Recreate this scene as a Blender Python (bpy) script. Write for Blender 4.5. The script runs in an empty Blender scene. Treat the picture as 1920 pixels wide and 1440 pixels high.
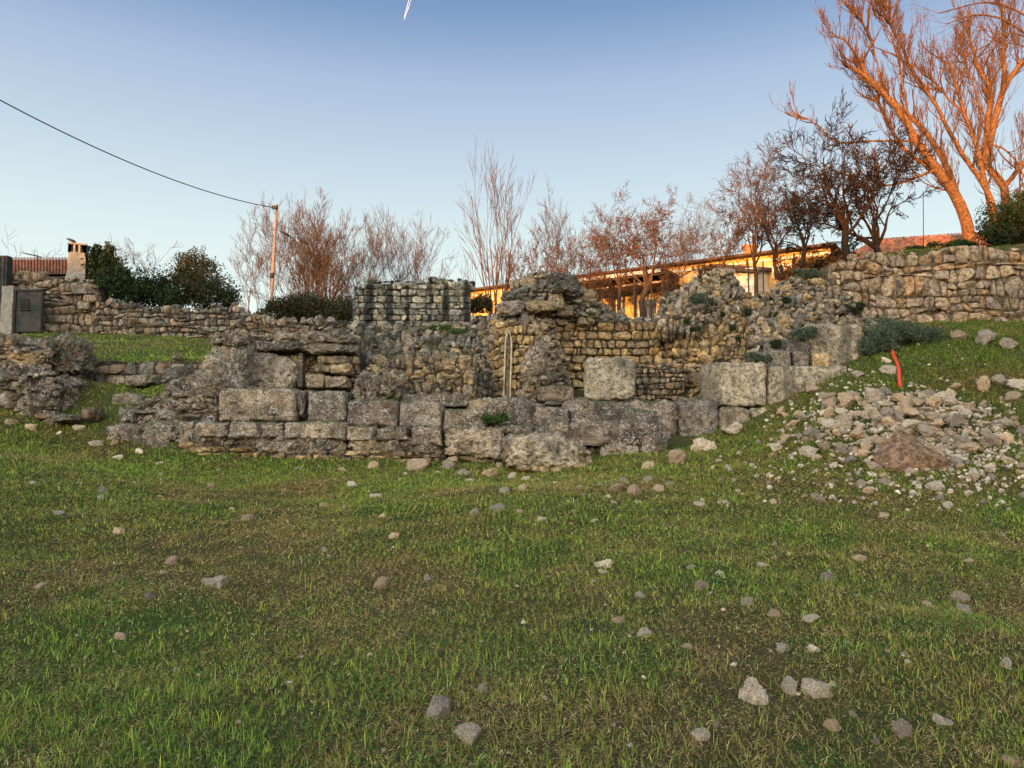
import bpy, math, random
import numpy as np
from mathutils import Vector
from math import radians as R, sin, cos, tan, pi
random.seed(7)
S = bpy.context.scene
COL = S.collection

# ------------------------------------------------------------------ camera
PITCH = R(4.0); FPX = 1423.0; CAMZ = 1.6
cd = bpy.data.cameras.new("camera"); cam = bpy.data.objects.new("camera", cd); COL.objects.link(cam)
cd.sensor_width = 36; cd.lens = 36 * FPX / 1920; cd.clip_start = .05; cd.clip_end = 9000
cam.location = (0, 0, CAMZ); cam.rotation_euler = (R(90) + PITCH, 0, 0)
S.camera = cam

# ------------------------------------------------------------------ sky, sun, exposure
SUN_EL = R(5.0); SUN_AZ = R(207)          # clockwise from +Y: low sun behind the camera, to the left
wd = bpy.data.worlds.new("World"); S.world = wd; wd.use_nodes = True
nt = wd.node_tree; nt.nodes.clear()
wo = nt.nodes.new('ShaderNodeOutputWorld'); bg = nt.nodes.new('ShaderNodeBackground')
sky = nt.nodes.new('ShaderNodeTexSky'); sky.sky_type = 'NISHITA'; sky.sun_disc = False
sky.sun_elevation = SUN_EL; sky.sun_rotation = SUN_AZ; sky.altitude = 300
sky.air_density = 1.0; sky.dust_density = .6; sky.ozone_density = 2.5
bg.inputs[1].default_value = .15
def _wn(t, **k):
    x = nt.nodes.new(t)
    for a, b in k.items(): setattr(x, a, b)
    return x
_tc = _wn('ShaderNodeTexCoord'); _sp = _wn('ShaderNodeSeparateXYZ'); nt.links.new(_tc.outputs['Generated'], _sp.inputs[0])
_rp = _wn('ShaderNodeValToRGB'); nt.links.new(_sp.outputs[2], _rp.inputs[0]); _e = _rp.color_ramp.elements      # clear evening air: pale horizon, deep blue above
SKYC = [(0, (.88, .89, .83)), (.17, (.78, .89, .84)), (.26, (.66, .78, .79)), (.335, (.53, .645, .745)), (.43, (.375, .485, .66)), (.5, (.2, .31, .52)), (.56, (.12, .22, .43)), (1, (.1, .19, .38))]
for _i, (_p, _c) in enumerate(SKYC):
    _x = _e[_i] if _i < 2 else _e.new(_p)
    _x.position = _p; _x.color = (*[q * 1.0 for q in _c], 1)
_m1 = _wn('ShaderNodeMix', data_type='RGBA', blend_type='MULTIPLY'); _m1.inputs[0].default_value = 1; _m1.inputs[7].default_value = (2.93, 2.9, 2.86, 1)
nt.links.new(_rp.outputs[0], _m1.inputs[6])
_mx = _wn('ShaderNodeMix', data_type='RGBA'); _mx.inputs[0].default_value = .93; nt.links.new(sky.outputs[0], _mx.inputs[6]); nt.links.new(_m1.outputs[2], _mx.inputs[7])
# sky round the low sun, out of view, boosted warm to light the shaded ground
_dt = _wn('ShaderNodeVectorMath', operation='DOT_PRODUCT'); nt.links.new(_tc.outputs['Generated'], _dt.inputs[0]); _dt.inputs[1].default_value = (sin(SUN_AZ), cos(SUN_AZ), .25)
_mr = _wn('ShaderNodeMapRange', interpolation_type='SMOOTHSTEP'); nt.links.new(_dt.outputs['Value'], _mr.inputs[0]); _mr.inputs[1].default_value = -.25; _mr.inputs[2].default_value = 1.0
_gl = _wn('ShaderNodeMix', data_type='RGBA'); nt.links.new(_mr.outputs[0], _gl.inputs[0]); _gl.inputs[6].default_value = (1, 1, 1, 1); _gl.inputs[7].default_value = (9.3, 6.8, 4.8, 1)
_fm = _wn('ShaderNodeMix', data_type='RGBA', blend_type='MULTIPLY'); _fm.inputs[0].default_value = 1; nt.links.new(_mx.outputs[2], _fm.inputs[6]); nt.links.new(_gl.outputs[2], _fm.inputs[7])
nt.links.new(_fm.outputs[2], bg.inputs[0])
nt.links.new(bg.outputs[0], wo.inputs[0])
sd = bpy.data.lights.new("sun", 'SUN'); sun = bpy.data.objects.new("sun", sd); COL.objects.link(sun)
sd.energy = 4.8; sd.angle = R(.5); sd.color = (1, .4, .08)
sdir = (sin(SUN_AZ) * cos(SUN_EL), cos(SUN_AZ) * cos(SUN_EL), sin(SUN_EL))
sun.rotation_euler = Vector(sdir).to_track_quat('Z', 'Y').to_euler()
S.view_settings.view_transform = 'Standard'; S.view_settings.look = 'None'
S.view_settings.gamma = 1; S.view_settings.exposure = 1.36
S.render.engine = 'CYCLES'

# ------------------------------------------------------------------ helpers
def ray(px, v):
    dx = (px - 960) / FPX; dy = (720 - v) / FPX
    return np.array([dx, cos(PITCH) - dy * sin(PITCH), sin(PITCH) + dy * cos(PITCH)])
def W(px, v, Y):                      # the point at depth Y seen at that place of the photograph
    d = ray(px, v); t = Y / d[1]
    return np.array([d[0] * t, Y, CAMZ + d[2] * t])
def M(Y): return Y / FPX * 1.0        # metres per photo pixel at depth Y

def _h(a, b, c, s):
    n = (a.astype(np.uint32) * np.uint32(374761393) + b.astype(np.uint32) * np.uint32(668265263)
         + c.astype(np.uint32) * np.uint32(2246822519) + np.uint32(s * 97531 + 13))
    n = (n ^ (n >> np.uint32(13))) * np.uint32(1274126177); n = n ^ (n >> np.uint32(16))
    return (n & np.uint32(0xffffff)).astype(np.float64) / 0xffffff * 2 - 1
def noise(p, s=0):
    p = np.atleast_2d(p); i = np.floor(p).astype(np.int64); f = p - i; f = f * f * (3 - 2 * f)
    i = i & 0xffffffff
    x, y, z = i[:, 0], i[:, 1], i[:, 2]; r = 0
    for a in (0, 1):
        for b in (0, 1):
            for c in (0, 1):
                w = (f[:, 0] if a else 1 - f[:, 0]) * (f[:, 1] if b else 1 - f[:, 1]) * (f[:, 2] if c else 1 - f[:, 2])
                r = r + w * _h(x + a, y + b, z + c, s)
    return r
def fbm(p, o=4, s=0, g=.5):
    r = 0; a = 1; q = np.atleast_2d(p).astype(float)
    for k in range(o):
        r = r + a * noise(q, s + k * 17); q = q * 2.03 + 5.1; a *= g
    return r
def sm(a, b, x): t = np.clip((x - a) / (b - a), 0, 1); return t * t * (3 - 2 * t)

class MB:                             # collects vertices, quads, triangles and a colour per vertex
    def __init__(s): s.v = []; s.q = []; s.t = []; s.c = []; s.n = 0
    def add(s, v, q=None, t=None, c=(1, 1, 1)):
        v = np.asarray(v, float).reshape(-1, 3)
        if q is not None and len(q): s.q.append(np.asarray(q, int).reshape(-1, 4) + s.n)
        if t is not None and len(t): s.t.append(np.asarray(t, int).reshape(-1, 3) + s.n)
        c = np.asarray(c, float)
        s.c.append(np.broadcast_to(c, (len(v), 3)) if c.ndim == 1 else c)
        s.v.append(v); s.n += len(v)
    def box(s, lo, hi, c=(1, 1, 1), mat=None):
        lo = np.array(lo, float); hi = np.array(hi, float)
        v = np.array([[(lo, hi)[i][0], (lo, hi)[j][1], (lo, hi)[k][2]] for i in (0, 1) for j in (0, 1) for k in (0, 1)])
        if mat is not None: v = mat(v)
        s.add(v, [[0, 1, 3, 2], [4, 6, 7, 5], [0, 4, 5, 1], [2, 3, 7, 6], [0, 2, 6, 4], [1, 5, 7, 3]], c=c)
    def tube(s, pts, rad, k=6, c=(1, 1, 1)):
        pts = np.asarray(pts, float); n = len(pts); rad = np.broadcast_to(rad, (n,))
        d = np.gradient(pts, axis=0); d /= np.linalg.norm(d, axis=1)[:, None] + 1e-9
        ref = np.array([.31, .2, .93]) if abs(d[0] @ np.array([.31, .2, .93])) < .9 else np.array([1., 0, 0])
        a = np.cross(d, ref); a /= np.linalg.norm(a, axis=1)[:, None] + 1e-9; b = np.cross(d, a)
        th = np.arange(k) * 2 * pi / k
        v = pts[:, None] + rad[:, None, None] * (a[:, None] * np.cos(th)[None, :, None] + b[:, None] * np.sin(th)[None, :, None])
        q = []
        for i in range(n - 1):
            for j in range(k):
                q.append([i * k + j, i * k + (j + 1) % k, (i + 1) * k + (j + 1) % k, (i + 1) * k + j])
        v = v.reshape(-1, 3); m = len(v); v = np.vstack([v, pts[0], pts[-1]])
        t = [[m, (j + 1) % k, j] for j in range(k)] + [[m + 1, (n - 1) * k + j, (n - 1) * k + (j + 1) % k] for j in range(k)]
        s.add(v, q, t, c)
    def build(s, name, mat, parent=None, smooth=True, loc=None, flatloc=False):
        v = np.vstack(s.v); c = np.vstack(s.c)
        if parent is None:
            if loc is None: loc = np.array([(v[:, 0].min() + v[:, 0].max()) / 2, (v[:, 1].min() + v[:, 1].max()) / 2, v[:, 2].min()])
            if flatloc: loc = np.zeros(3)
        else: loc = LOC[parent.name]
        loc = np.array(loc, float)
        q = np.vstack(s.q) if s.q else np.zeros((0, 4), int); t = np.vstack(s.t) if s.t else np.zeros((0, 3), int)
        me = bpy.data.meshes.new(name); me.vertices.add(len(v)); me.vertices.foreach_set('co', (v - loc).astype(np.float32).ravel())
        me.loops.add(q.size + t.size); me.loops.foreach_set('vertex_index', np.concatenate([q.ravel(), t.ravel()]).astype(np.int32))
        me.polygons.add(len(q) + len(t))
        st = np.concatenate([np.arange(len(q)) * 4, q.size + np.arange(len(t)) * 3]).astype(np.int32)
        me.polygons.foreach_set('loop_start', st)
        me.polygons.foreach_set('use_smooth', np.full(len(q) + len(t), smooth))
        me.update(calc_edges=True)
        at = me.color_attributes.new('col', 'FLOAT_COLOR', 'POINT')
        at.data.foreach_set('color', np.hstack([c, np.ones((len(c), 1))]).astype(np.float32).ravel())
        me.materials.append(mat)
        o = bpy.data.objects.new(name, me); COL.objects.link(o)
        if parent is not None: o.parent = parent; LOC[o.name] = loc
        else: o.location = loc; LOC[o.name] = loc
        return o
LOC = {}
def tag(o, label=None, cat=None, group=None, kind=None):
    if label: o['label'] = label
    if cat: o['category'] = cat
    if group: o['group'] = group
    if kind: o['kind'] = kind
    return o
def thing(name, loc, label, cat, group=None):
    o = bpy.data.objects.new(name, None); COL.objects.link(o); o.location = loc; o.empty_display_size = .2
    LOC[o.name] = np.array(loc, float); return tag(o, label, cat, group)

# ------------------------------------------------------------------ materials
class NT:
    def __init__(s, name):
        s.m = bpy.data.materials.new(name); s.m.use_nodes = True; s.t = s.m.node_tree; s.t.nodes.clear()
        s.out = s.n('ShaderNodeOutputMaterial'); s.b = s.n('ShaderNodeBsdfPrincipled'); s.l(s.b.outputs[0], s.out.inputs[0])
    def n(s, t, **k):
        x = s.t.nodes.new(t)
        for a, b in k.items(): setattr(x, a, b)
        return x
    def l(s, a, b): s.t.links.new(a, b)
    def noise(s, co, sc, det=4, rough=.6, dist=0):
        x = s.n('ShaderNodeTexNoise'); x.inputs['Scale'].default_value = sc; x.inputs['Detail'].default_value = det
        x.inputs['Roughness'].default_value = rough; x.inputs['Distortion'].default_value = dist; s.l(co, x.inputs['Vector']); return x.outputs['Fac']
    def rng(s, f, a, b, c=0, d=1):
        x = s.n('ShaderNodeMapRange'); x.interpolation_type = 'SMOOTHSTEP'
        for i, val in enumerate((a, b, c, d)): x.inputs[i + 1].default_value = val
        s.l(f, x.inputs[0]); return x.outputs[0]
    def math(s, op, a, b=None):
        x = s.n('ShaderNodeMath', operation=op)
        for i, q in enumerate((a, b)):
            if q is None: continue
            if isinstance(q, (int, float)): x.inputs[i].default_value = q
            else: s.l(q, x.inputs[i])
        return x.outputs[0]
    def mix(s, f, a, b, mode='MIX'):
        x = s.n('ShaderNodeMix', data_type='RGBA', blend_type=mode)
        for i, q in ((0, f), (6, a), (7, b)):
            if isinstance(q, (int, float)): x.inputs[i].default_value = q
            elif isinstance(q, tuple): x.inputs[i].default_value = (*q, 1)
            else: s.l(q, x.inputs[i])
        return x.outputs[2]
    def mapv(s, co, sc):
        x = s.n('ShaderNodeMapping'); x.inputs['Scale'].default_value = sc; s.l(co, x.inputs[0]); return x.outputs[0]
    def obj(s, shift=True):
        co = s.n('ShaderNodeTexCoord').outputs['Object']
        if not shift: return co
        oi = s.n('ShaderNodeObjectInfo'); a = s.n('ShaderNodeVectorMath', operation='ADD'); m = s.math('MULTIPLY', oi.outputs['Random'], 37.0)
        s.l(co, a.inputs[0]); s.l(m, a.inputs[1]); s.rand = oi.outputs['Random']; return a.outputs[0]
    def bump(s, h, st, dist):
        x = s.n('ShaderNodeBump'); x.inputs['Strength'].default_value = st; x.inputs['Distance'].default_value = dist; s.l(h, x.inputs['Height'])
        s.l(x.outputs[0], s.b.inputs['Normal'])

def stone_mat(name, dark=.5, white=.3, ochre=.3, moss=.5, sc=1.0, streak=0, tint=(1, 1, 1), bump=.8, vary=0):
    k = NT(name); co = k.obj()
    at = k.n('ShaderNodeAttribute', attribute_name='col').outputs['Color']
    big = k.noise(co, 1.6 * sc, 3); mid = k.noise(co, 9 * sc, 5, .65); fine = k.noise(co, 24 * sc, 5, .78); fin2 = k.noise(co, 95 * sc, 2, .6); sp2 = k.noise(co, 33 * sc, 3, .7, .6)
    v = k.n('ShaderNodeTexVoronoi'); v.inputs['Scale'].default_value = 38 * sc; k.l(co, v.inputs['Vector'])
    c = k.mix(1.0, at, tint, 'MULTIPLY')
    if vary: c = k.mix(1.0, c, k.mix(k.rand, (1 - vary, 1 - vary, 1 - vary * .9), (1 + vary, 1 + vary * .9, 1 + vary * .7)), 'MULTIPLY')
    m1 = k.rng(mid, .36, .66, .42, 1.55)
    g = k.n('ShaderNodeCombineColor'); [k.l(m1, g.inputs[i]) for i in range(3)]
    c = k.mix(1.0, c, g.outputs[0], 'MULTIPLY')
    if ochre: c = k.mix(k.rng(k.noise(co, 2.7 * sc, 4), .52, .72, 0, ochre), c, (.36, .2, .075))
    f = k.math('ADD', k.math('MULTIPLY', big, .55), k.math('MULTIPLY', fine, .45))
    if dark: c = k.mix(k.rng(k.math('ADD', k.math('MULTIPLY', f, .6), k.math('MULTIPLY', mid, .4)), .62 - .2 * dark, .67 - .14 * dark, 0, .85), c, (.022, .022, .02))
    if dark: c = k.mix(k.math('MULTIPLY', k.rng(sp2, .6 - .12 * dark, .64 - .1 * dark), .2 + .7 * dark), c, (.03, .028, .025))
    if white:
        wm = k.math('MULTIPLY', k.rng(fine, .62 - .1 * white, .66 - .09 * white, 0, 1), k.rng(k.noise(co, 4.1 * sc, 3), .4, .58, .15, .95))
        c = k.mix(wm, c, (.58, .54, .48))
    if streak:
        st = k.noise(k.mapv(co, (2.7, 2.7, .1)), 1.0, 2, .5); c = k.mix(k.rng(st, .5, .62, 0, streak), c, (.03, .032, .03))
    if moss:
        nz = k.n('ShaderNodeSeparateXYZ'); k.l(k.n('ShaderNodeNewGeometry').outputs['Normal'], nz.inputs[0])
        mm = k.math('MULTIPLY', k.rng(nz.outputs[2], .45, .9), k.rng(k.noise(co, 3.3 * sc, 4, .7), .5 - .1 * moss, .62 - .1 * moss, 0, .9))
        c = k.mix(k.math('MULTIPLY', mm, moss), c, k.mix(fine, (.03, .05, .012), (.12, .13, .03)))
    k.l(c, k.b.inputs['Base Color']); k.b.inputs['Roughness'].default_value = .95
    k.b.inputs['Specular IOR Level'].default_value = .15
    h = k.math('ADD', k.math('ADD', k.math('MULTIPLY', mid, .6), k.math('MULTIPLY', fine, .5)), k.math('ADD', k.math('MULTIPLY', fin2, .22), k.math('MULTIPLY', v.outputs['Distance'], .3)))
    k.bump(h, bump, .09 / sc)
    return k.m
def plain_mat(name, col, col2=None, sc=8, rough=.8, metal=0, bump=.2, useattr=False, det=5, dist=.01):
    k = NT(name); co = k.obj(); n = k.noise(co, sc, det, .65)
    c = k.mix(k.rng(n, .3, .7), col, col2 or tuple(x * .6 for x in col))
    if useattr: c = k.mix(1.0, c, k.n('ShaderNodeAttribute', attribute_name='col').outputs['Color'], 'MULTIPLY')
    k.l(c, k.b.inputs['Base Color']); k.b.inputs['Roughness'].default_value = rough; k.b.inputs['Metallic'].default_value = metal
    k.b.inputs['Specular IOR Level'].default_value = .2
    if bump: k.bump(n, bump, dist)
    return k.m
def leaf_mat(name):
    k = NT(name); at = k.n('ShaderNodeAttribute', attribute_name='col').outputs['Color']
    k.l(at, k.b.inputs['Base Color']); k.b.inputs['Roughness'].default_value = .7; k.b.inputs['Specular IOR Level'].default_value = .12
    tr = k.n('ShaderNodeBsdfTranslucent'); k.l(at, tr.inputs[0]); mx = k.n('ShaderNodeMixShader'); mx.inputs[0].default_value = .25
    k.l(k.b.outputs[0], mx.inputs[1]); k.l(tr.outputs[0], mx.inputs[2]); k.l(mx.outputs[0], k.out.inputs[0]); return k.m

MT = {}
MT['ruin'] = stone_mat('weathered_limestone', dark=.56, white=.6, ochre=.35, moss=.95, tint=(.95, .92, .9))
MT['found'] = stone_mat('lichened_limestone', dark=.78, white=1.15, ochre=.45, moss=.9, tint=(1.38, 1.27, 1.15), bump=1.0)
MT['yellow'] = stone_mat('yellow_limestone', dark=.35, white=.25, ochre=.5, moss=.5, tint=(1.05, .98, .88))
MT['dry'] = stone_mat('grey_fieldstone', dark=.5, white=.35, ochre=.25, moss=.3)
MT['ashlar'] = stone_mat('stained_ashlar', dark=.4, white=.2, ochre=.15, moss=.3, streak=.93)
MT['retain'] = stone_mat('warm_fieldstone', dark=.36, white=.35, ochre=.45, moss=.3, tint=(1.04, .95, .87))
MT['pale'] = stone_mat('pale_block', dark=.46, white=.7, ochre=.3, moss=.5, tint=(1.05, 1.02, .98), streak=.45)
MT['rock'] = stone_mat('loose_stone', dark=.36, white=.95, ochre=.3, moss=.4, sc=1.7, vary=.28, tint=(1.55, 1.45, 1.3))
MT['bark'] = plain_mat('bark', (.2, .125, .07), (.05, .033, .022), 17, .95, useattr=True, bump=1, dist=.05, det=7)
MT['leaf'] = leaf_mat('leaves')
MT['metal'] = plain_mat('weathered_metal', (.012, .02, .026), (.055, .045, .036), 4, .75, 0)
MT['concrete'] = plain_mat('rough_concrete', (.27, .25, .215), (.16, .15, .13), 9, .95, bump=.4)
MT['wood'] = plain_mat('pole_wood', (.27, .19, .13), (.17, .12, .09), 6, .9)
MT['wire'] = plain_mat('cable_rubber', (.03, .03, .035), None, 5, .6)
MT['hose'] = plain_mat('orange_plastic', (.72, .085, .035), (.4, .05, .025), 22, .5, bump=.1)

PAL = dict(
    ruin=[(.29, .26, .21), (.37, .32, .25), (.2, .185, .16), (.4, .3, .17), (.3, .25, .21), (.15, .14, .12)],
    yellow=[(.42, .3, .15), (.36, .26, .14), (.3, .24, .16), (.46, .35, .2), (.26, .2, .13)],
    dry=[(.27, .24, .18), (.34, .28, .2), (.2, .18, .15), (.4, .31, .21), (.3, .2, .13), (.16, .14, .12)],
    retain=[(.38, .3, .215), (.32, .26, .19), (.44, .36, .25), (.38, .25, .14), (.26, .215, .165), (.34, .28, .23)],
    ashlar=[(.29, .275, .225), (.25, .24, .2), (.33, .305, .235), (.21, .205, .175), (.38, .34, .24)],
    found=[(.33, .28, .22), (.28, .245, .2), (.38, .31, .22), (.3, .24, .19)],
    house=[(.4, .31, .2), (.33, .25, .17), (.27, .21, .15), (.37, .27, .2)],
    rock=[(.45, .4, .33), (.36, .32, .27), (.52, .47, .39), (.38, .29, .2), (.26, .225, .19)])
def pcol(name, n, rs):
    P = np.array(PAL[name]); c = P[rs.integers(0, len(P), n)]; return c * rs.uniform(.8, 1.2, (n, 1))

# ------------------------------------------------------------------ stone shapes
def cubegrid(n):
    vs = {}; fs = []; pts = []
    def vid(a, b, c):
        k = (a, b, c)
        if k not in vs: vs[k] = len(pts); pts.append(k)
        return vs[k]
    for ax in range(3):
        for sgn in (0, n):
            for i in range(n):
                for j in range(n):
                    def mk(x, y):
                        q = [0, 0, 0]; q[ax] = sgn; q[(ax + 1) % 3] = x; q[(ax + 2) % 3] = y; return vid(*q)
                    f = [mk(i, j), mk(i + 1, j), mk(i + 1, j + 1), mk(i, j + 1)]
                    fs.append(f if sgn else f[::-1])
    return np.array(pts) / n * 2 - 1, np.array(fs)
CG = {n: cubegrid(n) for n in (3, 4, 5, 6, 10, 18, 28, 44)}
def rcube(n, p):
    v, f = CG[n]; v = v / (np.sum(np.abs(v) ** p, axis=1) ** (1 / p))[:, None]; return v, f
def rockv(n, seed, cuts=9, rough=.12):
    rs = np.random.default_rng(seed); v, f = rcube(n, 2.0); v = v.copy()
    for _ in range(cuts):
        d = rs.normal(size=3); d /= np.linalg.norm(d); h = rs.uniform(.5, .86)
        s = v @ d; v -= np.clip(s - h, 0, None)[:, None] * d
    v *= 1 + rough * fbm(v * 1.7 + seed * 3.1, 4, seed)[:, None]
    return v, f

def unit(v): return v / (np.linalg.norm(v, axis=-1, keepdims=True) + 1e-9)
def rotm(rs, tilt=.5):
    a = rs.uniform(0, 2 * pi); b = rs.normal() * tilt; c = rs.normal() * tilt
    Z = np.array([[cos(a), -sin(a), 0], [sin(a), cos(a), 0], [0, 0, 1]])
    X = np.array([[1, 0, 0], [0, cos(b), -sin(b)], [0, sin(b), cos(b)]]); Y = np.array([[cos(c), 0, sin(c)], [0, 1, 0], [-sin(c), 0, cos(c)]])
    return Z @ X @ Y
ROCKS = [rockv(4, 100 + i, 8, .1) for i in range(12)]
ROCKM = [rockv(6, 300 + i, 9, .13) for i in range(10)]
def addrock(mb, p, size, rs, col, flat=.7, hi=False, tilt=.35):
    v, f = (ROCKM if hi else ROCKS)[rs.integers(0, 10)]
    s = np.array([1, rs.uniform(.65, 1), flat * rs.uniform(.75, 1.2)]) * size
    mb.add((v * s) @ rotm(rs, tilt).T + p, f, c=np.array(col))

def masonry(mb, ctrl, ch=.25, sw=.4, depth=.3, gap=.018, seed=1, pal='ruin', p=5, n=4, split=.2, wob=.35, rough=.1,
            thick=.8, sink=.3, corecol=(.055, .045, .034), jag=.3, out=.06, cap=0, capsize=.16, coren=True, chvar=.35, rub=0, rubs=.09, ang=1.0, capflat=.65):  # earth core between the stones, darkened to put shade into the joints
    """a wall face of individual stones; ctrl = [(px, v_bottom, v_top, Y)] or [(px, vb, Yb, pxt, vt, Yt)]"""
    rs = np.random.default_rng(seed)
    B = []; T = []
    for c in ctrl:
        if len(c) == 4: B.append(W(c[0], c[1], c[3])); T.append(W(c[0], c[2], c[3]))
        else: B.append(W(c[0], c[1], c[2])); T.append(W(c[3], c[4], c[5]))
    B = np.array(B); T = np.array(T)
    L = np.concatenate([[0], np.cumsum(np.linalg.norm((B + T)[1:, :2] / 2 - (B + T)[:-1, :2] / 2, axis=1))])
    def ip(A, u): return np.stack([np.interp(u, L, A[:, k]) for k in range(3)], -1)
    def nrm(u):
        e = .12; a = (ip(B, u + e) + ip(T, u + e)) / 2 - (ip(B, u - e) + ip(T, u - e)) / 2
        a[..., 2] = 0; a = unit(a); nn = np.stack([a[..., 1], -a[..., 0], 0 * a[..., 0]], -1)
        up = unit(ip(T, u) - ip(B, u)); m = unit(np.cross(a, up)); return m      # a x up points to the camera side
    def surf(u, z, d):
        b = ip(B, u); t = ip(T, u); h = t[..., 2] - b[..., 2]; k = (z - b[..., 2]) / np.where(np.abs(h) < .05, .05, h)
        q = b + (t - b) * k[..., None]; q[..., 2] = z; return q + nrm(u) * d[..., None]
    z0 = B[:, 2].min() - sink; z1 = T[:, 2].max() + ch * .5
    rows = [z0]
    while rows[-1] < z1: rows.append(rows[-1] + ch * rs.uniform(1 - chvar, 1 + chvar))
    def row(k, u): return rows[k] + ch * wob * noise(np.stack([u / sw * .45, np.full_like(u, k * 3.7), np.full_like(u, seed)], -1), seed)
    qs = []
    for k in range(len(rows) - 1):
        u = -rs.uniform(0, sw) * .5; js = [u]
        while u < L[-1]: u += sw * rs.uniform(.5, 1.6) * (1 if rs.random() > .15 else .55); js.append(min(u, L[-1] + .02))
        js = np.array(js); tl = js + rs.normal(size=len(js)) * sw * .1 * (wob > .1)
        zb = row(k, js); zt = row(k + 1, tl)
        for i in range(len(js) - 1):
            um = (js[i] + js[i + 1]) / 2; zm = (zb[i] + zt[i]) / 2
            if um < 0 or js[i + 1] - js[i] < .05: continue
            bz = np.interp(um, L, B[:, 2]) - sink; tz = np.interp(um, L, T[:, 2])
            if zm < bz or zm > tz + (rs.random() - .7) * jag * ch: continue
            c = np.array([[js[i], zb[i]], [js[i + 1], zb[i + 1]], [tl[i + 1], zt[i + 1]], [tl[i], zt[i]]])
            r = rs.random()
            if r < split * (.35 if (js[i + 1] - js[i]) > 1.5 * ch else 1):
                f = rs.uniform(.35, .65, 2); a = c[0] + (c[3] - c[0]) * f[0]; b = c[1] + (c[2] - c[1]) * f[1]
                lo = np.array([c[0], c[1], b, a]); hi = np.array([a, b, c[2], c[3]])
                for sub in (lo, hi):
                    if rs.random() < .5:
                        g = rs.uniform(.3, .7, 2); a2 = sub[0] + (sub[1] - sub[0]) * g[0]; b2 = sub[3] + (sub[2] - sub[3]) * g[1]
                        qs.append(np.array([sub[0], a2, b2, sub[3]])); qs.append(np.array([a2, sub[1], sub[2], b2]))
                    else: qs.append(sub)
            elif r < split * 1.4:
                g = rs.uniform(.3, .7, 2); a2 = c[0] + (c[1] - c[0]) * g[0]; b2 = c[3] + (c[2] - c[3]) * g[1]
                qs.append(np.array([c[0], a2, b2, c[3]])); qs.append(np.array([a2, c[1], c[2], b2]))
            else: qs.append(c)
    if qs:
        Q = np.array(qs); N = len(Q); n = max(n, 5); T0, tf = rcube(n, p * 1.3); m = len(T0); TV = []
        for _k in range(24):                                # chipped, angular variants
            w = T0.copy()
            for _ in range(8):
                g = rs.normal(size=3) * [1, 1, .5]; g /= np.linalg.norm(g); hh = rs.uniform(.94, 1.3) if ang else 9
                w -= (np.clip(w @ g - hh, 0, None) * ang)[:, None] * g
            TV.append(w)
        TV = np.array(TV)[rs.integers(0, 24, N)]; a = TV[..., 0]; b = TV[..., 1]; cc = TV[..., 2]
        cen = Q.mean(axis=1, keepdims=True); dv = Q - cen; ln = np.linalg.norm(dv, axis=2, keepdims=True)
        Q = cen + dv * np.clip(1 - gap * .65 / (ln + 1e-6), .3, 1)
        w4 = [(1 - a) * (1 - b) / 4, (1 + a) * (1 - b) / 4, (1 + a) * (1 + b) / 4, (1 - a) * (1 + b) / 4]
        uv = sum(w[..., None] * Q[:, None, i] for i, w in enumerate(w4))
        size = np.sqrt(np.abs(np.linalg.norm(Q[:, 1] - Q[:, 0], axis=1) * np.linalg.norm(Q[:, 3] - Q[:, 0], axis=1)))[:, None]
        pr = rs.uniform(-out, out, (N, 1)) * .75; tiltx = rs.normal(size=(N, 1)) * .04; tilty = rs.normal(size=(N, 1)) * .04
        d = pr + (cc - 1) * depth / 2 + .03 * size * (cc > 0) * cc * (1 - (a * a + b * b) / 2) + tiltx * a + tilty * b
        key = np.stack([uv[..., 0], uv[..., 1], d], -1).reshape(-1, 3); off = np.repeat(rs.uniform(0, 50, (N, 1)), m, 1).reshape(-1, 1)
        amp = rough * .55 * np.clip(np.repeat(size, m, 1), .1, .6)
        fr = 1 / np.clip(np.repeat(size, m, 1).reshape(-1, 1), .12, .5)
        nz = [fbm(key * fr * 2.2 + off + 11 * i, 4, seed + i, .6).reshape(N, m) for i in range(3)]
        uu = uv[..., 0] + amp * nz[0] * .6; zz = uv[..., 1] + amp * nz[1] * .6; dd = d + amp * nz[2]
        pos = surf(uu.ravel(), zz.ravel(), dd.ravel())
        F = (tf[None] + (np.arange(N) * m)[:, None, None]).reshape(-1, 4)
        # a x up faces the camera, so (a, b, c) is right handed
        mb.add(pos, F, c=np.repeat(pcol(pal, N, rs), m, 0))
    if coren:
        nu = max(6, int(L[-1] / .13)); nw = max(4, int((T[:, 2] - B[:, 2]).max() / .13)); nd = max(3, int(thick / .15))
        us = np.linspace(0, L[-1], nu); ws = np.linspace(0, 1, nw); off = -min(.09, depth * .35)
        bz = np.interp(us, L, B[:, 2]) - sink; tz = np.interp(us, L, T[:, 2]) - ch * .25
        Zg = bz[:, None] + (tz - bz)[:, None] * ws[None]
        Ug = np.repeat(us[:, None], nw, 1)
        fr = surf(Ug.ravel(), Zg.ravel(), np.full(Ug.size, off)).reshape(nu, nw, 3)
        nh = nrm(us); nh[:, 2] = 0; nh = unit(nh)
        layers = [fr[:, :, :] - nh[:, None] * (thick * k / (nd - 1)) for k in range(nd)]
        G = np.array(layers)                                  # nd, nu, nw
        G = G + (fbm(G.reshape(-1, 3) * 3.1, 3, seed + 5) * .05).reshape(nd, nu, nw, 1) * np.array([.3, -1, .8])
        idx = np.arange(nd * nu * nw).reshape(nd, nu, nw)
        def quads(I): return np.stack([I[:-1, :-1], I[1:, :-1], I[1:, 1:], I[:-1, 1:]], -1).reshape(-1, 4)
        q = [quads(idx[0]), quads(idx[-1])[:, ::-1], quads(idx[:, :, -1])[:, ::-1], quads(idx[:, 0, :]), quads(idx[:, -1, :])[:, ::-1]]
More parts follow.
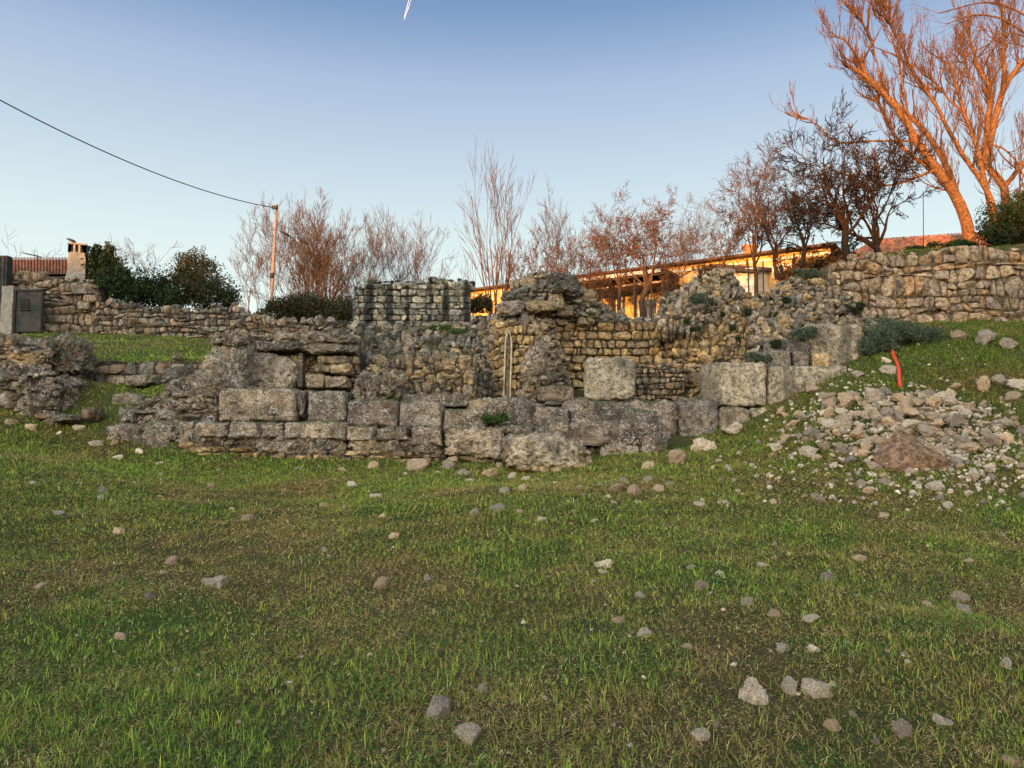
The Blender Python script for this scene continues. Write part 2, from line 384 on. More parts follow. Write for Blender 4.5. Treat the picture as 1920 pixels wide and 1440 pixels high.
        V = G.reshape(-1, 3); vc = np.array(corecol) * (1 + .3 * fbm(V * 5, 3, seed))[:, None]
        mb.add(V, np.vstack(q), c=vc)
    if rub:
        A_ = L[-1] * np.linalg.norm(T - B, axis=1).mean()
        for _ in range(int(A_ * rub)):
            u = rs.uniform(0, L[-1], 1); bz = np.interp(u, L, B[:, 2])[0]; tz = np.interp(u, L, T[:, 2])[0]; z = np.array([rs.uniform(bz, tz)])
            addrock(mb, surf(u, z, np.array([rs.uniform(-.06, .03)]))[0], rubs * .75 * rs.uniform(.5, 1.9), rs, pcol(pal, 1, rs)[0] * rs.uniform(.65, 1.3), .7, tilt=.5)
    if cap:
        for _ in range(int(L[-1] * cap)):
            u = rs.uniform(0, L[-1]); q = ip(T, np.array(u)) - (nrm(np.array([u]))[0] * np.array([1, 1, 0])) * rs.uniform(0, thick * .9)
            q[2] += capsize * rs.uniform(-.35, .35); addrock(mb, q, capsize * rs.uniform(.5, 1.3), rs, pcol(pal, 1, rs)[0], capflat, True)
    return mb

def blockv(mb, x0, x1, vt, vb, Y, dep, seed, pal='found', rough=.05, p=9, n=18, tl=0, tr=0, roll=0, yaw=0, lean=0, sink=0, col=None, bite=1.0, emb=0, embs=.07, fq=1.0):
    """a squared or eroded block whose front face fills photo rectangle x0..x1, vt..vb at depth Y"""
    n = 44 if n == 28 else n; rs = np.random.default_rng(seed); A = W(x0, vb, Y); Bq = W(x1, vb, Y); Tt = W((x0 + x1) / 2, vt, Y)
    w = Bq[0] - A[0]; h = Tt[2] - A[2] + sink; cen = np.array([(A[0] + Bq[0]) / 2, Y + dep / 2, Tt[2] - h / 2])
    v, f = rcube(n, p); v = v * np.array([w, dep, h]) / 2
    top = (v[:, 2] / h + .5); v[:, 2] += top * (tl * (.5 - v[:, 0] / w) + tr * (.5 + v[:, 0] / w))
    v[:, 1] += top * lean
    q = v + rs.uniform(-40, 40, 3)
    nd = unit(v / np.array([w, dep, h]))
    n44 = n >= 28; b = fbm(q * 1.4 * fq, 3, seed) * 1.1 + fbm(q * 5 * fq, 4, seed + 3, .66) * .6 + (.35 * noise(q * 21, seed + 5) if n44 else 0)
    pit = np.clip(fbm(q * 8, 3, seed + 7) - .25, 0, 1) * 1.6
    edge = np.clip(np.sort(np.abs(v / np.array([w, dep, h]) * 2), axis=1)[:, 1] - .7, 0, 1) / .3
    v = v + nd * (rough * (b - .2 * edge * bite * (1 + fbm(q * 3, 2, seed + 9))) - rough * .8 * pit)[:, None]
    if roll: c_, s_ = cos(roll), sin(roll); v = v @ np.array([[c_, 0, s_], [0, 1, 0], [-s_, 0, c_]]).T
    if yaw: c_, s_ = cos(yaw), sin(yaw); v = v @ np.array([[c_, -s_, 0], [s_, c_, 0], [0, 0, 1]]).T
    v = v + cen; cc = np.array(col) if col is not None else pcol(pal, 1, rs)[0] * rs.uniform(.72, 1.3)
    cv = cc * (1 + .22 * fbm(v * 2.2, 3, seed))[:, None]
    mb.add(v, f, c=np.clip(cv, .02, .8))
    if emb:
        idx = rs.integers(0, len(v), emb * 4); k = 0
        for i in idx:
            if v[i, 1] > cen[1] + dep * .1 or k >= emb: continue
            addrock(mb, v[i] - nd[i] * embs * .25, embs * rs.uniform(.5, 1.7), rs, pcol(pal, 1, rs)[0] * rs.uniform(.8, 1.25), .7); k += 1
    return cen

# ================================================================== terrain
def tps(P):
    P = np.array(P, float); X = P[:, :2]; n = len(P)
    def K(a, b):
        r2 = ((a[:, None] - b[None]) ** 2).sum(-1); return .5 * r2 * np.log(r2 + 1e-9)
    A = np.zeros((n + 3, n + 3)); A[:n, :n] = K(X, X) + np.eye(n) * .05; A[:n, n] = 1; A[:n, n + 1:] = X; A[n, :n] = 1; A[n + 1:, :n] = X.T
    w = np.linalg.solve(A, np.concatenate([P[:, 2], [0, 0, 0]]))
    def f(x, y):
        q = np.stack([x, y], -1); r = np.zeros(len(q))
        for i in range(0, len(q), 20000):
            s = slice(i, i + 20000); r[s] = K(q[s], X) @ w[:n] + w[n] + q[s] @ w[n + 1:]
        return r
    return f
_f = [(x, y, z + .0) for x in (-4, 0, 4) for y, z in ((2, -.05), (4, 0), (6, .08), (8, .2), (10, .35))]
_f += [tuple(W(*a)) for a in ((960, 925, 12.5), (960, 880, 16.6), (600, 862, 16.9), (300, 850, 17), (190, 822, 17.3), (0, 800, 17), (0, 862, 13.5), (0, 1000, 9.2),
    (1250, 842, 17.3), (1250, 900, 14), (1380, 818, 17.5), (1500, 745, 17.9), (1500, 855, 14.6), (1620, 688, 18.2), (1600, 800, 15.4), (1600, 930, 12), (1700, 735, 16.6), (1700, 645, 19.4),
    (1700, 606, 21), (1720, 858, 13.9), (1720, 960, 11.2), (1910, 602, 21), (1910, 665, 18), (1910, 760, 15.5), (1910, 850, 13.6), (1910, 950, 11.3), (1560, 620, 20.8), (1850, 1150, 7),
    (230, 752, 18.9), (120, 778, 18.2), (160, 715, 19.6), (330, 725, 19.3), (60, 770, 18), (-150, 740, 18), (160, 722, 20.4), (260, 724, 20.4), (370, 726, 20.4), (20, 735, 20.2), (700, 780, 20), (1100, 760, 20), (500, 760, 20))]
_b = [(-30, 26, 5.1), (-16, 26.5, 5.25), (-12, 26.5, 5.15), (-9, 26.3, 4.9), (-5, 25.5, 4.75), (0, 24.5, 4.7), (5, 24, 4.9), (4, 34, 5.4), (8.0, 23, 5.4), (9.3, 23, 6.3), (10.5, 23, 7.0), (14, 22.5, 7.15), (12, 26.5, 6.9), (10, 28, 6.2), (14, 31, 6.8), (17, 27, 8.4), (8, 27, 5.6),
      (0, 45, 5.8), (-15, 45, 5.6), (12, 40, 6.3), (25, 30, 9), (25, 22, 8)]
_b += [tuple(W(*a)) for a in ((-60, 690, 20.8), (60, 655, 22), (140, 676, 20.8), (260, 680, 20.7), (370, 672, 20.8), (250, 655, 23), (380, 650, 24), (100, 636, 25))]
FG = tps(_f); BG = tps(_b)
def G(x, y, det=True):
    x = np.atleast_1d(np.asarray(x, float)); y = np.atleast_1d(np.asarray(y, float))
    xc = np.clip(x, -15, 16); a = FG(xc, np.clip(y, 2.2, 21.5)); b = BG(np.clip(x, -22, 22), np.clip(y, 19.5, 46))
    yb = np.interp(x, [-40, -8.3, -7.2, 7.2, 8.6, 40], [20.55, 20.55, 24.6, 22.6, 21.6, 21.6])
    z = a + (b - a) * sm(yb - .12, yb + .22, y)
    far = sm(60, 200, np.abs(x)) ; z = z * (1 - far) + 3 * far
    # the hill behind the camera that shades the field from the low sun
    hill = 24.6 * sm(-30, -150, y) * (1 - .55 * sm(-200, -600, y))
    z = z + hill + sm(-100, -140, y) * 1.0 * noise(np.stack([x / 9, y / 30, 0 * x], -1), 3)
    if det:
        p = np.stack([x, y, 0 * x], -1); fade = sm(2.0, 3.0, y + 3)
        z = z + .05 * fbm(p * .55, 3, 5) + .018 * noise(p * 3.1, 8)
    return z
def Gh(px, v):                        # where the ray of that photo pixel meets the ground
    d = ray(px, v); t = 2.5
    ts = np.arange(2.5, 30, .04); zz = CAMZ + d[2] * ts; gg = G(d[0] * ts, d[1] * ts)
    h = np.nonzero(zz < gg)[0]; t = ts[h[0]] if len(h) else 17.
    return np.array([d[0] * t, d[1] * t, float(G(d[0] * t, d[1] * t)[0])])

def axis(lo, hi, fine, far, g=1.22):
    a = list(np.arange(lo, hi + 1e-6, fine)); s = fine; x = hi
    while x < far: s *= g; x += s; a.append(x)
    s = fine; x = lo; pre = []
    while x > -far: s *= g; x -= s; pre.append(x)
    return np.array(pre[::-1] + a)
gx = axis(-17, 17, .11, 1800); gy = axis(1.5, 28, .09, 1800)
GX, GY = np.meshgrid(gx, gy, indexing='ij'); GZ = G(GX.ravel(), GY.ravel())
k = NT('grassy_soil'); co = k.obj(False)
n1 = k.noise(co, .55, 3); n2 = k.noise(co, 6, 5, .7); n3 = k.noise(co, 60, 4, .7); n4 = k.noise(k.mapv(co, (60, 200, 60)), 1.0, 2)
n5 = k.noise(k.mapv(co, (220, 60, 60)), 1.0, 3, .7); c = k.mix(k.rng(n2, .35, .65), (.04, .028, .016), (.1, .068, .036)); c = k.mix(k.rng(n3, .52, .66), c, (.2, .14, .075)); c = k.mix(k.rng(n4, .56, .66), c, (.3, .21, .11)); c = k.mix(k.rng(n5, .56, .66), c, (.24, .17, .08)); c = k.mix(k.rng(n3, .47, .36), c, (.015, .012, .007))
c = k.mix(k.rng(k.math('ADD', k.math('MULTIPLY', n1, .5), k.math('MULTIPLY', n3, .5)), .42, .6, .15, .9), c, (.05, .08, .018))
k.l(c, k.b.inputs['Base Color']); k.b.inputs['Roughness'].default_value = 1; k.b.inputs['Specular IOR Level'].default_value = .05
k.bump(k.math('ADD', n3, k.math('MULTIPLY', n2, .8)), .9, .04)
mb = MB(); nx, ny = GX.shape; I = np.arange(nx * ny).reshape(nx, ny)
mb.add(np.stack([GX.ravel(), GY.ravel(), GZ], -1), np.stack([I[:-1, :-1], I[1:, :-1], I[1:, 1:], I[:-1, 1:]], -1).reshape(-1, 4))
tag(mb.build('ground', k.m, flatloc=True), kind='structure')

# ================================================================== the ruin
def wall(name, label, cat, mat, specs, **kw):
    mb = MB()
    for i, s in enumerate(specs): masonry(mb, s.pop('ctrl'), **s)
    o = mb.build(name, MT[mat], smooth=False); return tag(o, label, cat)

# dry stone wall on the left
wall('drystone_wall', 'long grey drystone wall with a ragged top below the dark shrubs and hedge', 'wall', 'dry', [
    dict(ctrl=[(178, 632, 566, 26.4), (225, 634, 563, 26.4), (260, 635, 574, 26.3), (330, 636, 580, 26.2), (385, 640, 581, 26.1), (400, 640, 573, 26), (440, 645, 573, 26), (450, 645, 590, 25.9), (500, 650, 597, 25.8), (560, 660, 600, 25.6), (668, 665, 599, 25.4)],
         ch=.2, sw=.23, depth=.4, gap=.014, seed=11, pal='dry', wob=.75, split=.12, rough=.16, cap=5, capsize=.15, thick=.6, p=3.6)])
# ashlar wall
wall('ashlar_wall', 'tall squared block wall streaked black with rough coping stones along its top', 'wall', 'ashlar', [
    dict(ctrl=[(663, 640, 531, 24), (760, 640, 530, 24.05), (882, 640, 530, 24.1)], ch=.2, sw=.33, depth=.35, gap=.008, seed=12, pal='ashlar', wob=.05, split=.05,
         rough=.06, cap=7, capsize=.26, thick=.7, p=7, ang=.5, capflat=.42, chvar=.12, out=.02),
    dict(ctrl=[(880, 620, 588, 24.2), (932, 620, 588, 24.2)], ch=.22, sw=.33, depth=.3, gap=.012, seed=13, pal='ashlar', wob=.05, split=.1, thick=.5, p=7),
    dict(ctrl=[(1020, 640, 596, 23.6), (1250, 640, 592, 23.6)], ch=.24, sw=.42, depth=.3, gap=.012, seed=14, pal='ashlar', wob=.08, split=.05, thick=.5, p=6)])
# retaining wall on the right
wall('retaining_wall', 'tan fieldstone retaining wall above the grassy rubble slope', 'wall', 'retain', [
    dict(ctrl=[(1563, 640, 487, 21), (1620, 635, 479, 21), (1700, 630, 473, 21.05), (1790, 630, 468, 21), (1860, 628, 465, 20.9), (2010, 625, 460, 20.8)],
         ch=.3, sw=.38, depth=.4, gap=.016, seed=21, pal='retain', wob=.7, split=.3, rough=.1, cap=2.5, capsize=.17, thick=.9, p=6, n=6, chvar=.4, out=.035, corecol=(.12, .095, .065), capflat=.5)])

# masonry mass between the ashlar wall and the niche (sloping, mossy)
wall('ruined_wall', 'sloping mossy rubble wall between the ashlar wall and the arched niche', 'ruined wall', 'ruin', [
    dict(ctrl=[(662, 760, 19.6, 664, 612, 22.6), (700, 760, 19.7, 700, 604, 22.8), (800, 760, 19.8, 800, 612, 22.8), (880, 760, 20, 880, 606, 22.8), (932, 760, 20.2, 932, 588, 22.6)],
         ch=.21, sw=.3, depth=.4, gap=.015, seed=31, pal='ruin', wob=.7, split=.3, rough=.2, thick=1.6, p=3.4, cap=7, capsize=.15, out=.1, jag=.8, rub=22, rubs=.12),
    dict(ctrl=[(690, 745, 19.0, 690, 668, 19.5), (760, 745, 19.0, 760, 672, 19.6), (830, 745, 19.1, 830, 670, 19.6), (893, 745, 19.2, 893, 676, 19.7)],
         ch=.19, sw=.3, depth=.5, gap=.01, seed=32, pal='yellow', wob=.8, split=.25, rough=.25, thick=.9, p=3, out=.14, jag=1, cap=5, capsize=.17, rub=25, rubs=.1)])
# yellow wall
wall('ruined_wall', 'yellow wall of neat small courses behind the upright square block', 'ruined wall', 'yellow', [
    dict(ctrl=[(1020, 770, 598, 21.05), (1060, 770, 598, 21.05), (1140, 770, 598, 21.05), (1240, 770, 600, 21.0)], ch=.22, sw=.33, depth=.3, gap=.017, seed=41, pal='yellow', wob=.12, split=.06,
         rough=.12, thick=.8, p=4.4, n=6, out=.03, jag=.1, chvar=.2, cap=3)])
wall('ruined_wall', 'low wall of small brown stones right of the upright square block', 'ruined wall', 'yellow', [
    dict(ctrl=[(1186, 770, 684, 19.5), (1240, 770, 680, 19.5), (1283, 770, 681, 19.5)], ch=.13, sw=.17, depth=.25, gap=.012, seed=42, pal='dry', wob=.45, split=.1, rough=.14, thick=.5, p=3.5, jag=.2, cap=4, capsize=.1)])

# tower with the arched niche
t0 = W(1000, 760, 19.6)
tw = thing('ruined_tower', (t0[0], 20.4, t0[2]), 'broken tower of rough masonry with a narrow plastered arched niche, highest part of the ruin', 'ruined tower')
mb = MB()
masonry(mb, [(918, 760, 606, 21.4), (930, 760, 604, 20.2), (955, 760, 600, 19.55), (985, 760, 606, 19.4), (1012, 760, 610, 19.7)], ch=.19, sw=.26, depth=.3, gap=.014, seed=51, pal='yellow', wob=.35, split=.15, rough=.12, thick=.5, p=4, out=.03, jag=.3)
mb.build('niche_wall', MT['yellow'], tw, smooth=False)
mb = MB()
masonry(mb, [(915, 640, 20.6, 945, 546, 21.4), (940, 640, 20.1, 960, 530, 21.1), (985, 640, 19.9, 992, 514, 20.9), (1015, 640, 20.3, 1018, 512, 20.8), (1032, 603, 20.8, 1036, 512, 20.9), (1050, 603, 20.9, 1055, 512, 20.95), (1075, 600, 20.93, 1070, 514, 20.9), (1085, 600, 20.8, 1085, 545, 21), (1120, 599, 20.9, 1112, 545, 21.2), (1135, 598, 20.95, 1130, 576, 21.3), (1180, 598, 20.95, 1178, 588, 21.3)],
        ch=.17, sw=.38, depth=.45, gap=.014, seed=52, pal='ruin', wob=.5, split=.2, rough=.2, thick=1.3, p=4.5, out=.1, jag=.9, cap=8, capsize=.15, rub=6, rubs=.1, sink=.04)
blockv(mb, 1028, 1060, 545, 580, 20.45, .7, 53, 'yellow', .05, n=10); blockv(mb, 1048, 1074, 574, 592, 20.6, .6, 54, 'yellow', .04, n=10)
blockv(mb, 930, 985, 560, 590, 20.1, .8, 55, 'ruin', .07, n=10, p=4); blockv(mb, 985, 1045, 562, 583, 20.0, .8, 56, 'ruin', .07, n=10, p=4); blockv(mb, 1030, 1080, 512, 545, 20.3, .9, 57, 'ruin', .12, n=18, p=4)
mb.build('upper_masonry', MT['ruin'], tw, smooth=False)
mb = MB()
masonry(mb, [(968, 765, 18.9, 978, 600, 20.0), (1000, 765, 18.6, 1004, 602, 20.0), (1030, 765, 18.7, 1032, 608, 20.1), (1050, 765, 18.9, 1047, 632, 20.3), (1070, 765, 19.3, 1060, 662, 20.6)], ch=.13, sw=.36, depth=.5, gap=.008, seed=58, pal='retain', wob=.9, split=.35, rough=.25, thick=1.2, p=3.4, out=.13, jag=1, rub=50, rubs=.1)
blockv(mb, 988, 1035, 690, 725, 18.75, .9, 59, 'retain', .13, n=18, p=4, emb=20); blockv(mb, 990, 1030, 650, 690, 19.2, .9, 60, 'retain', .13, n=18, p=4, emb=16)
blockv(mb, 1008, 1076, 724, 752, 18.4, .7, 61, 'ruin', .05, n=18, p=8, col=(.22, .17, .12))
mb.build('eroded_rubble', MT['ruin'], tw, smooth=False)
# the niche: plaster strip with a fill darkened for the slit's shade, following the curved face
mb = MB(); pl = MB(); Yn = 19.38
def band(mb, pts, w, dep, Y, c):
    P = np.array([W(a, b, Y) for a, b in pts]); n = len(P); d = unit(np.gradient(P, axis=0)); s = np.stack([d[:, 2], 0 * d[:, 0], -d[:, 0]], -1)
    rs = np.random.default_rng(3)
    j = 1 + .25 * rs.normal(size=(n, 1)); l = P - s * w / 2 * j; r = P + s * w / 2 * j; bk = np.array([0, dep, 0])
    V = np.vstack([l, r, r + bk, l + bk]); q = []
    for i in range(n - 1):
        for a in range(4): b = (a + 1) % 4; q.append([a * n + i, b * n + i, b * n + i + 1, a * n + i + 1])
    mb.add(V, q, c=c)
band(mb, [(944, 752), (945, 720), (946, 690), (947, 660), (948, 640), (950, 628), (953, 618)], .045, .3, 19.47, (.5, .47, .4))
band(mb, [(953, 618), (957, 628), (959, 640), (959, 660), (958, 690), (957, 720), (956, 752)], .045, .3, 19.46, (.55, .52, .45))
mb.build('niche_arch', plain_mat('old_plaster', (.5, .45, .35), (.3, .26, .19), 12, .95, useattr=False, bump=.5), tw)
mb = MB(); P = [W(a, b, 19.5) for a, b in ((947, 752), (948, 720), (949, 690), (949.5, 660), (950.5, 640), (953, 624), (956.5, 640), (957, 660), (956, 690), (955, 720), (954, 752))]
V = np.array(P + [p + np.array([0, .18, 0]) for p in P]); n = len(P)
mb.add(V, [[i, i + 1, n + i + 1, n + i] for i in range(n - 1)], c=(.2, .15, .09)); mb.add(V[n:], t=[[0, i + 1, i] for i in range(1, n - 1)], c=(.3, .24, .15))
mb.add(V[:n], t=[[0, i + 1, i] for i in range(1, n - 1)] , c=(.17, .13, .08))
mb.build('niche_shade_fill', MT['yellow'], tw)

# long wall on the right: rough yellow masonry rising to the retaining wall
b0 = W(1400, 760, 18.8)
rw = thing('ruined_wall', (b0[0], 19.5, b0[2]), 'massive yellow rubble wall with big square blocks at its foot, right of the low brown wall', 'ruined wall')
mb = MB()
masonry(mb, [(1224, 760, 21.1, 1226, 600, 21.2), (1240, 760, 20.7, 1246, 575, 21.1), (1282, 760, 19.9, 1290, 560, 20.9), (1330, 770, 18.9, 1345, 528, 20.9), (1390, 770, 18.9, 1392, 530, 21), (1405, 770, 18.95, 1408, 562, 20.8), (1430, 760, 19, 1428, 556, 20.9)],
        ch=.2, sw=.28, depth=.4, gap=.013, seed=71, pal='yellow', wob=.5, split=.25, rough=.16, thick=1.5, p=3.6, out=.07, jag=.5, cap=4, capsize=.15, rub=10, rubs=.1)
masonry(mb, [(1405, 700, 19.0, 1400, 572, 20.8), (1440, 700, 19.0, 1440, 548, 20.9), (1480, 700, 19.1, 1480, 527, 21), (1530, 700, 19.2, 1535, 520, 21), (1572, 690, 19.3, 1575, 545, 21), (1610, 650, 19.6, 1620, 590, 20.9), (1640, 650, 19.8, 1650, 600, 20.9)],
        ch=.2, sw=.32, depth=.45, gap=.012, seed=72, pal='ruin', wob=.8, split=.3, rough=.22, thick=1.3, p=3.2, out=.12, jag=.8, cap=9, capsize=.16, rub=40, rubs=.11)
masonry(mb, [(1233, 600, 20.6, 1240, 560, 21.1), (1290, 600, 20.3, 1300, 528, 21), (1330, 600, 20.2, 1345, 508, 20.9), (1372, 600, 20.2, 1378, 508, 20.9), (1392, 600, 20.3, 1390, 540, 20.9)],
        ch=.19, sw=.28, depth=.5, gap=.01, seed=73, pal='ruin', wob=.9, split=.3, rough=.26, thick=1.2, p=2.9, out=.15, jag=1, cap=10, capsize=.16, rub=45, rubs=.11)
mb.build('masonry', MT['yellow'], rw, smooth=False)
for i, (x0, x1, vt, vb, Y, dp, pl_, rg) in enumerate([
    (1332, 1440, 679, 754, 18.15, 1.1, 'P', .035), (1442, 1592, 685, 765, 18.2, 1.1, 'P', .035), (1520, 1622, 607, 684, 18.75, 1.2, 'P', .045),
    (1272, 1349, 746, 822, 18.0, 1.2, 'found', .06), (1351, 1408, 762, 812, 17.9, 1.0, 'found', .05), (1410, 1446, 765, 800, 17.95, .8, 'found', .05),
    (1445, 1486, 655, 681, 18.5, .8, 'ruin', .03), (1488, 1519, 658, 682, 18.5, .8, 'ruin', .03), (1462, 1518, 637, 655, 18.7, .7, 'ruin', .04), (1523, 1556, 664, 683, 18.62, .3, 'yellow', .02)]):
    mb = MB(); blockv(mb, x0, x1, vt, vb, Y, dp, 80 + i, 'yellow' if pl_ == 'P' else pl_, rg, 14 if i not in (3, 4, 5) else 6, 28 if i < 4 else 18, sink=.1, col=[(.37, .315, .23), (.33, .28, .2), (.33, .275, .2)][i] if i < 3 else None); mb.build('stone_block', MT['pale'] if i < 3 else MT['ruin'], rw)

# stepped foundation of huge blocks
f0 = W(700, 870, 17.3)
fw = thing('foundation_wall', (f0[0], 18, f0[2]), 'long stepped foundation of huge lichened blocks at the front left of the ruin', 'foundation wall')
def blk(par, x0, x1, vt, vb, Y, dp, seed, mat='found', **kw):
    mb = MB(); blockv(mb, x0 + .3, x1 - .3, vt + .5, vb, Y, dp, seed, **kw); return mb.build('stone_block', MT[mat], par)
fk = dict(rough=.045, n=28, p=14)
for i, a in enumerate([(404, 551, 727, 792, 17.55), (576, 647, 731, 792, 17.5), (648, 744, 750, 800, 17.35), (746, 827, 752, 801, 17.35)]): blk(fw, *a, 1.9, 110 + i, **fk)
blk(fw, 551, 576, 730, 792, 17.62, 1.6, 115, rough=.12, n=18, p=4)
for i, a in enumerate([(196, 262, 800, 836, 17.3), (263, 329, 794, 830, 17.25), (330, 362, 790, 824, 17.15), (362, 427, 791, 820, 17.1), (429, 482, 791, 820, 17.1), (484, 530, 792, 822, 17.12), (532, 646, 792, 824, 17.02), (647, 699, 799, 826, 17.0), (700, 768, 799, 828, 16.98), (769, 828, 799, 836, 16.98)]):
    blk(fw, *a, 1.5, 112 + i if i < 2 else 118 + i, **(dict(fk, rough=.08) if i < 2 else fk))
mb = MB()
blockv(mb, 325, 480, 814, 848, 17.2, 1.4, 130, 'found', .14, n=28, p=5, emb=150, embs=.07, sink=.3); blockv(mb, 470, 650, 818, 850, 17.1, 1.4, 131, 'found', .13, n=28, p=5, emb=160, embs=.07, sink=.2); blockv(mb, 640, 826, 823, 850, 17.05, 1.4, 132, 'found', .13, n=28, p=5, emb=120, embs=.07, sink=.2)
mb.build('eroded_base', MT['found'], fw, smooth=False)
mb = MB(); masonry(mb, [(322, 872, 838, 17.12), (500, 876, 843, 17.0), (660, 878, 846, 16.93), (822, 876, 845, 16.93)], ch=.13, sw=.3, depth=.5, gap=.02, seed=133, pal='yellow', wob=.7, split=.2, rough=.22, p=3.4, out=.13, jag=1.2, sink=.25, thick=.7)
mb.build('footing_stones', MT['yellow'], fw, smooth=False)
mb = MB()
blockv(mb, 193, 335, 786, 850, 17.35, 1.6, 134, 'found', .17, n=28, p=4, emb=110, sink=.3, tl=-.25); blockv(mb, 215, 300, 762, 800, 17.8, 1.3, 135, 'found', .16, n=18, p=4, emb=50)
blockv(mb, 262, 405, 740, 800, 17.75, 1.5, 136, 'found', .17, n=28, p=4, emb=90, tl=-.2); blockv(mb, 300, 410, 708, 750, 18.1, 1.3, 137, 'found', .17, n=28, p=4, emb=60, tl=-.15)
blockv(mb, 350, 408, 700, 792, 17.75, 1.2, 138, 'found', .15, n=28, p=4, emb=40)
masonry(mb, [(255, 800, 752, 17.72), (300, 800, 742, 17.68), (345, 800, 738, 17.64), (402, 800, 735, 17.62)], ch=.13, sw=.5, depth=.5, gap=.01, seed=139, pal='found', wob=.5, split=.1, rough=.25, thick=.5, p=3.6, out=.12, jag=1, rub=12, rubs=.1)
masonry(mb, [(305, 752, 722, 18.0), (350, 752, 708, 17.95), (408, 752, 705, 17.9)], ch=.13, sw=.45, depth=.5, gap=.01, seed=140, pal='found', wob=.5, split=.1, rough=.25, thick=.5, p=3.6, out=.12, jag=1, rub=12, rubs=.1)
mb.build('eroded_steps', MT['found'], fw, smooth=False)

# right half of the stepped foundation
f0 = W(1050, 870, 17.3)
fw2 = thing('foundation_wall', (f0[0], 18, f0[2]), 'broken stepped foundation behind the big pale boulder, below the upright square block', 'foundation wall')
for i, (x0, x1, vt, vb, Y, dp, kw) in enumerate([
    (753, 880, 738, 756, 18.2, 1.6, {}), (832, 912, 766, 800, 17.3, 1.5, {}), (830, 946, 797, 850, 17.0, 1.5, dict(rough=.09)), (880, 962, 745, 790, 17.9, 1.2, dict(rough=.11, p=5)),
    (1060, 1180, 750, 772, 18.1, 1.5, {}), (1168, 1273, 750, 835, 18.0, 1.5, dict(rough=.08, p=6)), (1074, 1236, 770, 792, 17.6, 1.2, dict(rough=.07)), (1070, 1246, 792, 830, 17.15, 1.5, dict(rough=.08)),
    (1120, 1208, 828, 862, 17.1, 1.2, dict(rough=.08, p=5)), (1206, 1253, 815, 862, 17.0, 1.2, dict(rough=.09, p=5)), (1002, 1062, 762, 806, 17.5, 1.0, dict(rough=.06, yaw=.2)), (1055, 1130, 750, 768, 18.0, 1.0, dict(rough=.09, p=5))]):
    kk = dict(fk); kk.update(kw); blk(fw2, x0, x1, vt, vb, Y, dp, 140 + i, sink=.1, **kk)
mb = MB()
blockv(mb, 935, 1085, 795, 840, 17.2, 1.5, 160, 'found', .15, n=28, p=4, emb=120); blockv(mb, 905, 1010, 768, 800, 17.7, 1.5, 161, 'found', .14, n=28, p=4, emb=60)
blockv(mb, 955, 1010, 748, 800, 17.75, .9, 165, 'found', .06, n=18, roll=.35, yaw=.3)
blockv(mb, 840, 960, 845, 872, 17.25, 1.2, 162, 'yellow', .1, n=28, p=4, emb=20, sink=.2); blockv(mb, 1085, 1250, 835, 868, 17.4, 1.2, 163, 'found', .14, n=28, p=4, emb=90, sink=.25)
masonry(mb, [(900, 875, 752, 18.4), (1280, 875, 752, 18.4)], ch=.25, sw=.4, depth=.4, seed=164, pal='found', wob=.6, thick=1.6, p=3.6, rough=.15)
mb.build('eroded_core', MT['found'], fw2, smooth=False)

# recess with lintel and pillar, left centre
f0 = W(520, 740, 18.6)
rc = thing('ruined_wall', (f0[0], 19, f0[2]), 'roofed recess of rough slabs and a thick pale pillar, above the left of the foundation', 'ruined wall')
mb = MB()
blockv(mb, 380, 452, 640, 745, 17.9, 1.3, 170, 'pale' if False else 'found', .12, n=28, p=5, emb=70, lean=.25); blockv(mb, 384, 450, 621, 650, 18.1, 1.0, 171, 'found', .15, n=18, p=3.5, emb=30)
blockv(mb, 366, 398, 700, 745, 17.8, .8, 172, 'found', .12, n=18, p=4, emb=20)
mb.build('pillar', MT['found'], rc)
mb = MB()
blockv(mb, 556, 568, 660, 728, 18.75, .35, 173, 'ruin', .02, n=10); mb.build('post_stone', MT['ruin'], rc)
mb = MB()
blockv(mb, 478, 572, 640, 656, 18.55, 1.2, 174, 'ruin', .06, n=28, p=6, tr=.02, roll=.02); blockv(mb, 560, 663, 645, 660, 18.5, 1.4, 175, 'found', .07, n=28, p=5); blockv(mb, 490, 662, 622, 646, 18.75, 1.4, 176, 'found', .13, n=28, p=4, emb=50)
mb.build('lintel', MT['found'], rc)
mb = MB()
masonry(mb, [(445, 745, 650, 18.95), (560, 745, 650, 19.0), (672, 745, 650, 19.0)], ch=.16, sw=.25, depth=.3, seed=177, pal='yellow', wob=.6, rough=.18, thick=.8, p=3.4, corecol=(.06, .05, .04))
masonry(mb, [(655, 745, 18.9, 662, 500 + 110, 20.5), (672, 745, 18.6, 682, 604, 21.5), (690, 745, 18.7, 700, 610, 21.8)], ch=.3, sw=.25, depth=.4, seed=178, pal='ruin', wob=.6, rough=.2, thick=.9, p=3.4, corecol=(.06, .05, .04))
mb.build('masonry', MT['ruin'], rc, smooth=False)
for i, a in enumerate([(585, 622, 682, 700, 18.35), (615, 654, 680, 701, 18.3), (572, 608, 702, 730, 18.3), (608, 651, 703, 729, 18.25), (592, 652, 664, 682, 18.6)]):
    mb = MB(); blockv(mb, *a, .6, 180 + i, 'yellow' if i in (0, 1, 4) else 'found', .05, n=18, p=4 if i in (0, 1, 4) else 8); mb.build('stone_block', MT['ruin'], rc)

